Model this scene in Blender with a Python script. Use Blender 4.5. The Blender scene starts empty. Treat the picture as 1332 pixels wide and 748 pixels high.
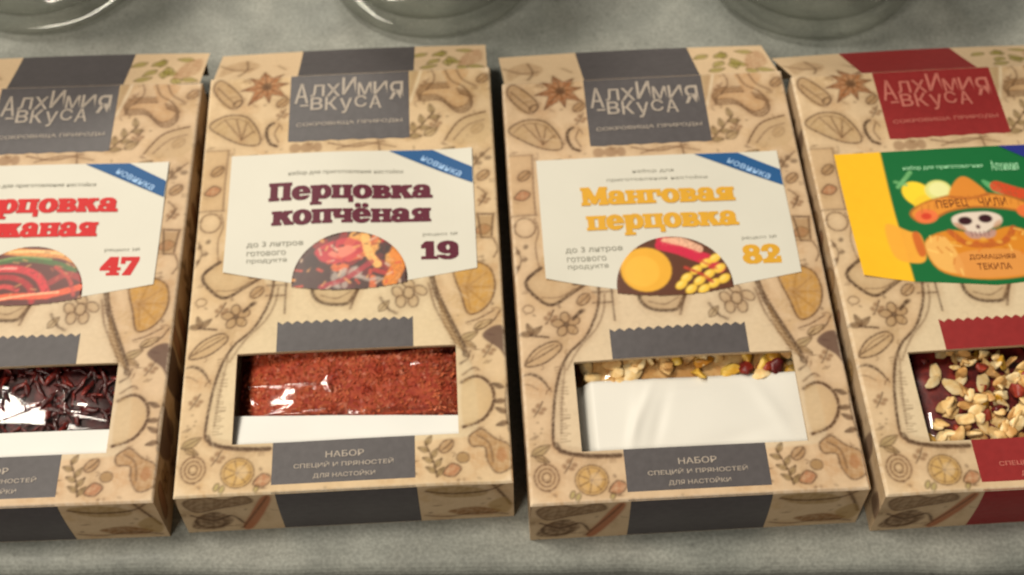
import bpy, math, random
import numpy as np
from mathutils import Matrix, Vector

random.seed(7)
rng = np.random.default_rng(11)
scene = bpy.context.scene
COL = scene.collection

# ------------------------------------------------------------------ camera
cam = bpy.data.cameras.new("camera")
cam.sensor_width = 36.0
cam.lens = 1833.9 / 1332.0 * 36.0
cam.clip_start = 0.01
cam.clip_end = 50.0
cam.dof.use_dof = True
cam.dof.focus_distance = 0.335
cam.dof.aperture_fstop = 49.56 / 2.2
camo = bpy.data.objects.new("camera", cam)
COL.objects.link(camo)
camo.matrix_world = (Matrix.Translation((0, 0, 0.40115))
                     @ Matrix.Rotation(0.59033, 4, 'X') @ Matrix.Rotation(-0.01753, 4, 'Z'))
scene.camera = camo

# ------------------------------------------------------------------ light
world = bpy.data.worlds.new("World")
scene.world = world
world.use_nodes = True
world.node_tree.nodes["Background"].inputs[0].default_value = (1.0, 0.90, 0.76, 1)
world.node_tree.nodes["Background"].inputs[1].default_value = 0.11


def area(name, loc, target, size, power, color, spread=math.pi):
    l = bpy.data.lights.new(name, 'AREA')
    l.shape = 'RECTANGLE'
    l.size, l.size_y = size
    l.energy = power
    l.color = color
    l.spread = spread
    o = bpy.data.objects.new(name, l)
    COL.objects.link(o)
    o.location = loc
    d = Vector(target) - Vector(loc)
    o.rotation_euler = d.to_track_quat('-Z', 'Y').to_euler()
    return o


area("shop_ceiling_lamp_back", (-0.60, 1.75, 1.65), (0, 0.28, 0), (0.50, 0.36), 20, (1.0, 0.93, 0.80))
area("shop_ceiling_lamp_left", (-0.86, 0.42, 1.95), (0, 0.30, 0), (0.42, 0.42), 34, (1.0, 0.92, 0.79))
area("shop_ceiling_lamp_front", (-0.85, -0.95, 1.75), (0, 0.26, 0), (0.6, 0.5), 24, (1.0, 0.92, 0.79))

scene.view_settings.view_transform = 'Standard'
scene.view_settings.look = 'None'
scene.view_settings.exposure = 0.0
scene.view_settings.gamma = 1.0
scene.view_settings.use_curve_mapping = False
scene.render.engine = 'CYCLES'
scene.cycles.max_bounces = 10
scene.cycles.transparent_max_bounces = 32
scene.cycles.caustics_refractive = False
scene.cycles.caustics_reflective = False


# ------------------------------------------------------------------ materials
def lin(r, g, b):
    def f(c):
        c /= 255.0
        return c / 12.92 if c <= 0.04045 else ((c + 0.055) / 1.055) ** 2.4
    return (f(r), f(g), f(b))


class NT:
    def __init__(s, name):
        s.m = bpy.data.materials.new(name)
        s.m.use_nodes = True
        s.t = s.m.node_tree
        s.b = s.t.nodes["Principled BSDF"]

    def n(s, typ, **kw):
        x = s.t.nodes.new(typ)
        for k, v in kw.items():
            if k.startswith('i_'):
                key = k[2:]
                key = int(key) if key.isdigit() else key.replace('_', ' ')
                x.inputs[key].default_value = v
            else:
                setattr(x, k, v)
        return x

    def l(s, a, b):
        s.t.links.new(a, b)

    def bump(s, height, strength, dist):
        bp = s.n('ShaderNodeBump', i_Strength=strength, i_Distance=dist)
        s.l(height, bp.inputs['Height'])
        s.l(bp.outputs[0], s.b.inputs['Normal'])


def mat_plain(name, col, rough=0.5, spec=0.4, var=0.08, scale=90.0, bump=0.0):
    k = NT(name)
    tc = k.n('ShaderNodeTexCoord')
    nz = k.n('ShaderNodeTexNoise', i_Scale=scale, i_Detail=5.0)
    k.l(tc.outputs['Object'], nz.inputs['Vector'])
    mp = k.n('ShaderNodeMapRange', i_1=0.25, i_2=0.75, i_3=1 - var, i_4=1 + var)
    k.l(nz.outputs['Fac'], mp.inputs[0])
    mx = k.n('ShaderNodeMix', data_type='RGBA', blend_type='MULTIPLY')
    mx.inputs[0].default_value = 1.0
    mx.inputs[6].default_value = (*col, 1)
    k.l(mp.outputs[0], mx.inputs[7])
    k.l(mx.outputs[2], k.b.inputs['Base Color'])
    k.b.inputs['Roughness'].default_value = rough
    k.b.inputs['Specular IOR Level'].default_value = spec
    if bump:
        k.bump(nz.outputs['Fac'], bump, 0.0008)
    return k.m


def mat_print(name, rough=0.6, spec=0.25, var=0.07, scale=700.0, bump=0.12):
    """paper whose printed colours come from the mesh's own colour attribute"""
    k = NT(name)
    at = k.n('ShaderNodeAttribute', attribute_name='ink')
    tc = k.n('ShaderNodeTexCoord')
    nz = k.n('ShaderNodeTexNoise', i_Scale=scale, i_Detail=4.0)
    k.l(tc.outputs['Object'], nz.inputs['Vector'])
    n2 = k.n('ShaderNodeTexNoise', i_Scale=scale / 16, i_Detail=4.0)
    k.l(tc.outputs['Object'], n2.inputs['Vector'])
    ad = k.n('ShaderNodeMath', operation='ADD')
    k.l(nz.outputs['Fac'], ad.inputs[0])
    k.l(n2.outputs['Fac'], ad.inputs[1])
    mp = k.n('ShaderNodeMapRange', i_1=0.6, i_2=1.4, i_3=1 - var, i_4=1 + var)
    k.l(ad.outputs[0], mp.inputs[0])
    mx = k.n('ShaderNodeMix', data_type='RGBA', blend_type='MULTIPLY')
    mx.inputs[0].default_value = 1.0
    k.l(at.outputs['Color'], mx.inputs[6])
    k.l(mp.outputs[0], mx.inputs[7])
    k.l(mx.outputs[2], k.b.inputs['Base Color'])
    k.b.inputs['Roughness'].default_value = rough
    k.b.inputs['Specular IOR Level'].default_value = spec
    if bump:
        k.bump(nz.outputs['Fac'], bump, 0.0002)
    return k.m


def mat_shelf():
    k = NT("shelf_stone")
    tc = k.n('ShaderNodeTexCoord')
    v = tc.outputs['Object']
    a = k.n('ShaderNodeTexNoise', i_Scale=16.0, i_Detail=8.0, i_Roughness=0.6, i_Distortion=0.5)
    k.l(v, a.inputs['Vector'])
    b = k.n('ShaderNodeTexNoise', i_Scale=75.0, i_Detail=7.0, i_Roughness=0.65)
    k.l(v, b.inputs['Vector'])
    cr = k.n('ShaderNodeValToRGB')
    e = cr.color_ramp.elements
    e[0].position, e[0].color = 0.30, (0.172, 0.182, 0.164, 1)
    e[1].position, e[1].color = 0.72, (0.300, 0.300, 0.268, 1)
    m = e.new(0.52)
    m.color = (0.235, 0.242, 0.216, 1)
    k.l(a.outputs['Fac'], cr.inputs[0])
    mp = k.n('ShaderNodeMapRange', i_1=0.3, i_2=0.7, i_3=0.82, i_4=1.18)
    k.l(b.outputs['Fac'], mp.inputs[0])
    mx = k.n('ShaderNodeMix', data_type='RGBA', blend_type='MULTIPLY')
    mx.inputs[0].default_value = 1.0
    k.l(cr.outputs[0], mx.inputs[6])
    k.l(mp.outputs[0], mx.inputs[7])
    # dark pits and scuffs
    vo = k.n('ShaderNodeTexVoronoi', i_Scale=130.0)
    k.l(v, vo.inputs['Vector'])
    st = k.n('ShaderNodeMapRange', i_1=0.02, i_2=0.16, i_3=0.72, i_4=1.0)
    k.l(vo.outputs['Distance'], st.inputs[0])
    m2 = k.n('ShaderNodeMix', data_type='RGBA', blend_type='MULTIPLY')
    m2.inputs[0].default_value = 1.0
    k.l(mx.outputs[2], m2.inputs[6])
    k.l(st.outputs[0], m2.inputs[7])
    k.l(m2.outputs[2], k.b.inputs['Base Color'])
    # fine grit and pale rubbed patches
    g = k.n('ShaderNodeTexNoise', i_Scale=900.0, i_Detail=3.0)
    k.l(v, g.inputs['Vector'])
    gm = k.n('ShaderNodeMapRange', i_1=0.35, i_2=0.65, i_3=0.84, i_4=1.14)
    k.l(g.outputs['Fac'], gm.inputs[0])
    m3 = k.n('ShaderNodeMix', data_type='RGBA', blend_type='MULTIPLY')
    m3.inputs[0].default_value = 1.0
    k.l(m2.outputs[2], m3.inputs[6])
    k.l(gm.outputs[0], m3.inputs[7])
    k.l(m3.outputs[2], k.b.inputs['Base Color'])
    rm = k.n('ShaderNodeMapRange', i_1=0.35, i_2=0.65, i_3=0.42, i_4=0.7)
    k.l(a.outputs['Fac'], rm.inputs[0])
    k.l(rm.outputs[0], k.b.inputs['Roughness'])
    k.b.inputs['Specular IOR Level'].default_value = 0.25
    k.bump(b.outputs['Fac'], 0.5, 0.0006)
    return k.m


def mat_glass():
    k = NT("jar_glass")
    out = k.t.nodes['Material Output']
    tr = k.n('ShaderNodeBsdfTransparent')
    gl = k.n('ShaderNodeBsdfGlossy')
    gl.inputs['Roughness'].default_value = 0.05
    lw = k.n('ShaderNodeLayerWeight', i_Blend=0.5)
    # longer path through the glass at a glancing angle: deeper green
    cr = k.n('ShaderNodeValToRGB')
    e = cr.color_ramp.elements
    e[0].position, e[0].color = 0.35, (0.97, 0.972, 0.962, 1)
    e[1].position, e[1].color = 1.0, (0.72, 0.728, 0.675, 1)
    k.l(lw.outputs['Facing'], cr.inputs[0])
    k.l(cr.outputs[0], tr.inputs[0])
    pw = k.n('ShaderNodeMath', operation='POWER')
    pw.inputs[1].default_value = 4.0
    k.l(lw.outputs['Facing'], pw.inputs[0])
    fr = k.n('ShaderNodeMapRange', i_3=0.05, i_4=0.85)
    k.l(pw.outputs[0], fr.inputs[0])
    ms = k.n('ShaderNodeMixShader')
    k.l(fr.outputs[0], ms.inputs[0])
    k.l(tr.outputs[0], ms.inputs[1])
    k.l(gl.outputs[0], ms.inputs[2])
    k.l(ms.outputs[0], out.inputs['Surface'])
    return k.m


def mat_film():
    k = NT("clear_cellophane")
    out = k.t.nodes['Material Output']
    tr = k.n('ShaderNodeBsdfTransparent')
    tr.inputs[0].default_value = (0.97, 0.97, 0.97, 1)
    gl = k.n('ShaderNodeBsdfGlossy')
    gl.inputs['Roughness'].default_value = 0.07
    fr = k.n('ShaderNodeFresnel', i_IOR=1.5)
    mu = k.n('ShaderNodeMath', operation='MULTIPLY')
    mu.inputs[1].default_value = 1.1
    k.l(fr.outputs[0], mu.inputs[0])
    ms = k.n('ShaderNodeMixShader')
    k.l(mu.outputs[0], ms.inputs[0])
    k.l(tr.outputs[0], ms.inputs[1])
    k.l(gl.outputs[0], ms.inputs[2])
    k.l(ms.outputs[0], out.inputs['Surface'])
    return k.m


def mat_mottled(name, c0, c1, c2, scale, rough=0.5, spec=0.4, bump=0.4):
    k = NT(name)
    tc = k.n('ShaderNodeTexCoord')
    oi = k.n('ShaderNodeObjectInfo')
    nz = k.n('ShaderNodeTexNoise', i_Scale=scale, i_Detail=6.0, i_Roughness=0.65)
    k.l(tc.outputs['Object'], nz.inputs['Vector'])
    ad = k.n('ShaderNodeMath', operation='MULTIPLY_ADD')
    ad.inputs[1].default_value = 0.34
    k.l(oi.outputs['Random'], ad.inputs[0])
    sb = k.n('ShaderNodeMath', operation='SUBTRACT')
    sb.inputs[1].default_value = 0.17
    k.l(nz.outputs['Fac'], sb.inputs[0])
    k.l(sb.outputs[0], ad.inputs[2])
    cr = k.n('ShaderNodeValToRGB')
    e = cr.color_ramp.elements
    e[0].position, e[0].color = 0.32, (*c0, 1)
    e[1].position, e[1].color = 0.70, (*c2, 1)
    m = e.new(0.5)
    m.color = (*c1, 1)
    k.l(ad.outputs[0], cr.inputs[0])
    k.l(cr.outputs[0], k.b.inputs['Base Color'])
    k.b.inputs['Roughness'].default_value = rough
    k.b.inputs['Specular IOR Level'].default_value = spec
    k.bump(nz.outputs['Fac'], bump, 0.0006)
    return k.m


KRAFT = (0.550, 0.400, 0.245)
M = dict(
    kraft=mat_print("kraft_board_printed"),
    kraft_raw=mat_plain("kraft_board_raw", (0.49, 0.355, 0.215), 0.8, 0.2, 0.10, 300, 0.1),
    label_print=mat_print("label_printed", 0.36, 0.4, 0.03, 300.0, 0.0),
    label=mat_plain("label_paper", (0.575, 0.555, 0.48), 0.45, 0.25, 0.02, 60),
    grey=mat_plain("charcoal_ink", (0.079, 0.071, 0.073), 0.45, 0.30, 0.10, 400, 0.12),
    red=mat_plain("crimson_ink", (0.235, 0.020, 0.020), 0.48, 0.28, 0.08, 400, 0.12),
    pale=mat_plain("pale_ink", (0.36, 0.305, 0.25), 0.5, 0.4, 0.12, 900),
    pale_red=mat_plain("rose_ink", (0.48, 0.15, 0.115), 0.5, 0.4, 0.12, 900),
    blue=mat_plain("blue_ink", (0.016, 0.083, 0.225), 0.5, 0.2, 0.05, 100),
    navy=mat_plain("navy_ink", (0.020, 0.028, 0.20), 0.5, 0.2, 0.05, 100),
    sky=mat_plain("light_blue_ink", (0.30, 0.47, 0.72), 0.5, 0.2, 0.05, 100),
    maroon=mat_plain("maroon_ink", (0.095, 0.010, 0.026), 0.5, 0.2, 0.05, 100),
    scarlet=mat_plain("scarlet_ink", (0.50, 0.016, 0.018), 0.5, 0.2, 0.05, 100),
    amber=mat_plain("amber_ink", (0.60, 0.315, 0.028), 0.5, 0.2, 0.05, 100),
    grey_print=mat_plain("grey_ink", (0.30, 0.29, 0.24), 0.5, 0.4, 0.05, 100),
    mint=mat_plain("mint_ink", (0.30, 0.62, 0.36), 0.45, 0.4, 0.05, 100),
    brown=mat_plain("brown_ink", (0.19, 0.055, 0.012), 0.45, 0.4, 0.05, 100),
    white_card=mat_plain("white_card", (0.68, 0.675, 0.64), 0.55, 0.25, 0.03, 40, 0.1),
    pouch=mat_plain("white_pouch_paper", (0.64, 0.62, 0.565), 0.45, 0.35, 0.02, 28, 0.35),
    shelf=mat_shelf(),
    glass=mat_glass(),
    film=mat_film(),
    lid=mat_plain("shadow_lid_tin", (0.42, 0.40, 0.36), 0.4, 0.5, 0.05, 60),
    chili_bed=mat_mottled("ground_chili", (0.12, 0.009, 0.005), (0.33, 0.030, 0.011), (0.48, 0.075, 0.026), 420, 0.6, 0.3, 0.8),
    flake=mat_mottled("chili_flake", (0.15, 0.011, 0.006), (0.37, 0.038, 0.014), (0.55, 0.13, 0.05), 160, 0.5, 0.4, 0.3),
    pod=mat_mottled("dried_chili_skin", (0.025, 0.003, 0.003), (0.085, 0.008, 0.007), (0.25, 0.024, 0.015), 130, 0.28, 0.5, 0.5),
    maroon_bed=mat_mottled("dark_red_filling", (0.03, 0.004, 0.004), (0.10, 0.009, 0.008), (0.22, 0.020, 0.014), 150, 0.5, 0.4, 0.6),
    nut=mat_mottled("chopped_nut", (0.52, 0.27, 0.085), (0.74, 0.50, 0.21), (0.84, 0.68, 0.40), 150, 0.55, 0.35, 0.5),
    mango=mat_mottled("dried_mango", (0.40, 0.16, 0.015), (0.62, 0.33, 0.03), (0.74, 0.50, 0.10), 140, 0.45, 0.4, 0.4),
    berry=mat_mottled("dried_red_berry", (0.09, 0.006, 0.006), (0.22, 0.018, 0.010), (0.36, 0.05, 0.02), 150, 0.42, 0.45, 0.5),
)

# ------------------------------------------------------------------ mesh helpers (millimetres in, metres out)
MM = 0.001


def link(o, parent=None):
    COL.objects.link(o)
    if parent is not None:
        o.parent = parent
    return o


def mesh_data(name, verts, faces, mat, colors=None, smooth=False):
    me = bpy.data.meshes.new(name)
    v = np.asarray(verts, float) * MM
    me.from_pydata(v.tolist(), [], faces if isinstance(faces, list) else faces.tolist())
    me.materials.append(M[mat])
    if colors is not None:
        ca = me.color_attributes.new('ink', 'FLOAT_COLOR', 'POINT')
        c = np.ones((len(v), 4), np.float32)
        c[:, :3] = colors
        ca.data.foreach_set('color', c.ravel())
    if smooth:
        me.polygons.foreach_set('use_smooth', np.ones(len(me.polygons), bool))
    me.update()
    return me


def obj(name, me, parent=None):
    return link(bpy.data.objects.new(name, me), parent)


def mesh(name, verts, faces, mat, parent=None, colors=None, smooth=False):
    return obj(name, mesh_data(name, verts, faces, mat, colors, smooth), parent)


def empty(name, loc, rz=0.0):
    o = bpy.data.objects.new(name, None)
    o.empty_display_size = 0.01
    COL.objects.link(o)
    o.location = loc
    o.rotation_euler = (0, 0, rz)
    return o


def tag(o, label, cat, group=None):
    o['label'] = label
    o['category'] = cat
    if group:
        o['group'] = group
    return o


W, L, H = 100.0, 164.2, 24.75
WX0, WX1, WY0, WY1 = 16.4, 84.4, 16.4, 47.6


DENTS = []


def zf(x, y):
    """height of the lid board: a soft bulge, with rounded folds at its rim"""
    x = np.asarray(x, float)
    y = np.asarray(y, float)
    b = 1.15 * np.sin(np.pi * np.clip(x / W, 0, 1)) * np.sin(np.pi * np.clip(y / L, 0, 1)) ** 0.8
    b = b - 0.45 * np.exp(-((x - 50) / 26) ** 2 - ((y - 32) / 15) ** 2)
    for dx, dy, da, dr in DENTS:
        b = b + da * np.exp(-((x - dx) ** 2 + (y - dy) ** 2) / (dr * dr))
    r = 1.0
    e = np.minimum(np.minimum(x, W - x), np.minimum(y, L - y))
    q = np.clip(1 - e / r, 0, 1)
    return H + b - r * (1 - np.sqrt(np.maximum(1 - q * q, 0)))


def S(pts, off):
    pts = np.asarray(pts, float)
    return np.column_stack([pts[:, 0], pts[:, 1], zf(pts[:, 0], pts[:, 1]) + off])


def ruled(x0, x1, yb, yt, breaks=(), step=2.5, rows=None):
    """2-D sheet between two edge functions -> points, quads"""
    xs = sorted(set([x0, x1, *[b for b in breaks if x0 < b < x1]]))
    cols = []
    for a, b in zip(xs[:-1], xs[1:]):
        n = max(1, int(math.ceil((b - a) / step)))
        cols += [a + (b - a) * i / n for i in range(n)]
    cols.append(xs[-1])
    hmax = max(yt(x) - yb(x) for x in cols)
    rows = rows or max(2, int(math.ceil(hmax / 3)))
    pts, f = [], []
    for x in cols:
        a, b = yb(x), yt(x)
        pts += [(x, a + (b - a) * j / rows) for j in range(rows + 1)]
    R = rows + 1
    for i in range(len(cols) - 1):
        for j in range(rows):
            f.append((i * R + j, (i + 1) * R + j, (i + 1) * R + j + 1, i * R + j + 1))
    return np.array(pts), f


def convex(poly):
    poly = list(poly)
    xs = [p[0] for p in poly]

    def rng_at(x):
        ys = []
        for (ax, ay), (bx, by) in zip(poly, poly[1:] + poly[:1]):
            if min(ax, bx) - 1e-9 <= x <= max(ax, bx) + 1e-9:
                if abs(bx - ax) < 1e-9:
                    ys += [ay, by]
                else:
                    ys.append(ay + (by - ay) * (x - ax) / (bx - ax))
        return min(ys), max(ys)
    return ruled(min(xs), max(xs), lambda x: rng_at(x)[0], lambda x: rng_at(x)[1], breaks=xs)


# ------------------------------------------------------------------ printing: soft vector drawing into a colour grid
def smooth_path(pts, closed=False, n=8):
    p = [np.array(q, float) for q in pts]
    if len(p) < 3:
        return p
    out = []
    N = len(p)
    for i in range(N if closed else N - 1):
        p0 = p[(i - 1) % N] if closed or i > 0 else p[0]
        p1 = p[i]
        p2 = p[(i + 1) % N]
        p3 = p[(i + 2) % N] if closed or i + 2 < N else p[-1]
        for k in range(n):
            t = k / n
            out.append(0.5 * ((2 * p1) + (-p0 + p2) * t + (2 * p0 - 5 * p1 + 4 * p2 - p3) * t * t
                              + (-p0 + 3 * p1 - 3 * p2 + p3) * t ** 3))
    if not closed:
        out.append(p[-1])
    return out


class Canvas:
    def __init__(s, x0, y0, x1, y1, res, base):
        s.x0, s.y0 = x0, y0
        s.nx = int(round((x1 - x0) / res)) + 1
        s.ny = int(round((y1 - y0) / res)) + 1
        s.xs = np.linspace(x0, x1, s.nx)
        s.ys = np.linspace(y0, y1, s.ny)
        s.res = (x1 - x0) / (s.nx - 1)
        s.X, s.Y = np.meshgrid(s.xs, s.ys)
        s.C = np.empty((s.ny, s.nx, 3))
        s.C[:] = base

    def win(s, a, b, c, d):
        i0 = max(0, int((a - s.x0) / s.res) - 1)
        i1 = min(s.nx, int((c - s.x0) / s.res) + 2)
        ry = (s.ys[-1] - s.ys[0]) / (s.ny - 1)
        j0 = max(0, int((b - s.y0) / ry) - 1)
        j1 = min(s.ny, int((d - s.y0) / ry) + 2)
        return slice(j0, max(j0, j1)), slice(i0, max(i0, i1))

    def put(s, sl, col, a):
        s.C[sl] = s.C[sl] * (1 - a[..., None]) + np.array(col) * a[..., None]

    def line(s, pts, w, col, a=0.8, closed=False, smooth=True, soft=0.34, taper=False, halo=True):
        w = w * 1.38
        a = min(1.0, a * 1.22)
        if smooth:
            pts = smooth_path(pts, closed)
        pts = [np.array(p, float) for p in pts]
        if halo and w >= .42:
            s.line(pts, 1.5 + w, (0.30, .165, .075), .22 * a, closed, False, soft=1.1, halo=False)
        if closed:
            pts = pts + [pts[0]]
        P = np.array(pts)
        sl = s.win(P[:, 0].min() - w - 1, P[:, 1].min() - w - 1, P[:, 0].max() + w + 1, P[:, 1].max() + w + 1)
        X, Y = s.X[sl], s.Y[sl]
        if X.size == 0:
            return
        A = np.zeros_like(X)
        n = len(pts) - 1
        for i in range(n):
            p, q = P[i], P[i + 1]
            d = q - p
            l2 = d @ d + 1e-12
            t = np.clip(((X - p[0]) * d[0] + (Y - p[1]) * d[1]) / l2, 0, 1)
            dist = np.hypot(X - p[0] - t * d[0], Y - p[1] - t * d[1])
            ww = w * (0.35 + 0.65 * math.sin(math.pi * (i + 0.5) / n)) if taper else w
            A = np.maximum(A, np.clip((ww / 2 + soft - dist) / (2 * soft), 0, 1))
        s.put(sl, col, A * a * np.clip(.88 + .22 * blotch(X * 1.7, Y * 1.5), .5, 1))

    def fill(s, pts, col, a=0.7, smooth=True, soft=0.4, mottle=0.0):
        if smooth:
            pts = smooth_path(pts, True, 5)
        P = np.array([np.array(p, float) for p in pts])
        sl = s.win(P[:, 0].min() - 1, P[:, 1].min() - 1, P[:, 0].max() + 1, P[:, 1].max() + 1)
        X, Y = s.X[sl], s.Y[sl]
        if X.size == 0:
            return
        ins = np.zeros(X.shape, bool)
        dm = np.full(X.shape, 1e9)
        for p, q in zip(P, np.roll(P, -1, 0)):
            c = ((p[1] > Y) != (q[1] > Y))
            den = q[1] - p[1]
            if abs(den) > 1e-12:
                ins ^= c & (X < (q[0] - p[0]) * (Y - p[1]) / den + p[0])
            d = q - p
            t = np.clip(((X - p[0]) * d[0] + (Y - p[1]) * d[1]) / (d @ d + 1e-12), 0, 1)
            dm = np.minimum(dm, np.hypot(X - p[0] - t * d[0], Y - p[1] - t * d[1]))
        A = np.clip((np.where(ins, dm, -dm) + soft) / (2 * soft), 0, 1)
        if mottle:
            A = A * np.clip(1 + mottle * blotch(X, Y), 0, 1.3)
        s.put(sl, col, np.clip(A * a, 0, 1))

    def ell(s, cx, cy, rx, ry, col, a=0.7, ang=0.0, **k):
        s.fill(ell_pts(cx, cy, rx, ry, ang), col, a, smooth=False, **k)

    def ring(s, cx, cy, rx, ry, w, col, a=0.8, ang=0.0, **k):
        s.line(ell_pts(cx, cy, rx, ry, ang), w, col, a, closed=True, smooth=False, **k)


def blotch(X, Y):
    return (np.sin(X * 1.31 + 2.1 * np.sin(Y * 0.83)) * np.cos(Y * 1.17 + 1.7 * np.sin(X * 0.71))
            + 0.5 * np.sin(X * 2.9 + Y * 2.3) * np.sin(Y * 3.1 - X * 1.3))


def ell_pts(cx, cy, rx, ry, ang=0.0, n=26):
    c, s = math.cos(ang), math.sin(ang)
    return [(cx + c * rx * math.cos(t) - s * ry * math.sin(t), cy + s * rx * math.cos(t) + c * ry * math.sin(t))
            for t in (2 * math.pi * i / n for i in range(n))]


INK = (0.052, 0.022, 0.008)
INK2 = (0.088, 0.041, 0.016)
DARK = (0.060, 0.026, 0.010)
RUST = (0.285, 0.090, 0.022)
OCHRE = (0.46, 0.245, 0.050)
LEAF = (0.300, 0.245, 0.075)
BISTRE = (0.27, 0.155, 0.055)
PALE = (0.575, 0.465, 0.310)


# drawn motifs -------------------------------------------------------------
def star_anise(c, x, y, r, a0=0.3):
    for i in range(8):
        t = a0 + i * math.pi / 4
        k = r * (0.85 + 0.3 * ((i * 7) % 3) / 2)
        tip = (x + k * math.cos(t), y + k * math.sin(t))
        l = (x + 0.5 * k * math.cos(t + .38), y + 0.5 * k * math.sin(t + .38))
        q = (x + 0.5 * k * math.cos(t - .38), y + 0.5 * k * math.sin(t - .38))
        c.fill([(x, y), l, tip, q], RUST, 0.82, smooth=False, mottle=0.2)
        c.line([(x, y), tip], 0.35, DARK, 0.6, smooth=False)
        c.line([l, tip, q], 0.3, INK, 0.55, smooth=False)
    c.ell(x, y, r * .2, r * .2, DARK, .6)


def citrus(c, x, y, r, fillc=OCHRE, a=0.6, half=None, ang=0.0, n=8, squash=1.0):
    if half is None:
        c.ell(x, y, r, r * squash, fillc, a, ang, mottle=.15)
        c.ring(x, y, r, r * squash, .35, INK, .6, ang)
        c.ring(x, y, r * .82, r * .82 * squash, .22, INK2, .5, ang)
        for i in range(n):
            t = i * 2 * math.pi / n
            c.line([(x, y), (x + .8 * r * math.cos(t), y + .8 * r * squash * math.sin(t))], .3, INK2, .6, smooth=False)
    else:
        arc = [(x + r * math.cos(ang + math.pi * i / 16), y + r * squash * math.sin(ang + math.pi * i / 16)) for i in range(17)]
        c.fill(arc, fillc, a, smooth=False, mottle=.15)
        c.line(arc, .45, INK, .75, closed=True, smooth=False)
        for i in range(1, n):
            t = ang + math.pi * i / n
            c.line([(x, y), (x + .84 * r * math.cos(t), y + .84 * r * squash * math.sin(t))], .3, INK2, .65, smooth=False)


def leaf(c, x, y, l, w, ang, col=LEAF, a=.55, ink=INK, la=.6):
    ca, sa = math.cos(ang), math.sin(ang)
    f = lambda u, v: (x + ca * u - sa * v, y + sa * u + ca * v)
    pts = [f(0, 0), f(l * .3, w * .5), f(l * .65, w * .42), f(l, 0), f(l * .65, -w * .42), f(l * .3, -w * .5)]
    c.fill(pts, col, a)
    c.line(pts, .28, ink, la, closed=True)
    c.line([f(0, 0), f(l, 0)], .24, ink, la, smooth=False)
    return f


def blossom(c, x, y, r, col=BISTRE):
    for i in range(5):
        t = i * 2 * math.pi / 5 + .4
        c.ell(x + .6 * r * math.cos(t), y + .6 * r * math.sin(t), r * .46, r * .34, col, .5, t)
        c.ring(x + .6 * r * math.cos(t), y + .6 * r * math.sin(t), r * .46, r * .34, .34, INK, .7, t)
    c.ell(x, y, r * .22, r * .22, DARK, .7)


def sprig(c, pts, n, l, w, col=LEAF, a=.5):
    P = smooth_path(pts, n=10)
    c.line(pts, .35, INK, .7)
    for i in range(n):
        k = int((i + .5) / n * (len(P) - 1))
        d = P[min(k + 1, len(P) - 1)] - P[max(k - 1, 0)]
        t = math.atan2(d[1], d[0])
        leaf(c, P[k][0], P[k][1], l, w, t + (.85 if i % 2 else -.85), col, a)


def ginger(c, pts, col=(0.30, .155, .05)):
    c.fill(pts, col, .66, mottle=.25)
    c.line(pts, .42, INK, .65, closed=True)


def seeds(c, x, y, s, n, seed):
    r = np.random.default_rng(seed)
    for i in range(n):
        c.ell(x + r.normal(0, s), y + r.normal(0, s), .35, .25, INK, .5, r.uniform(0, 3))


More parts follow.
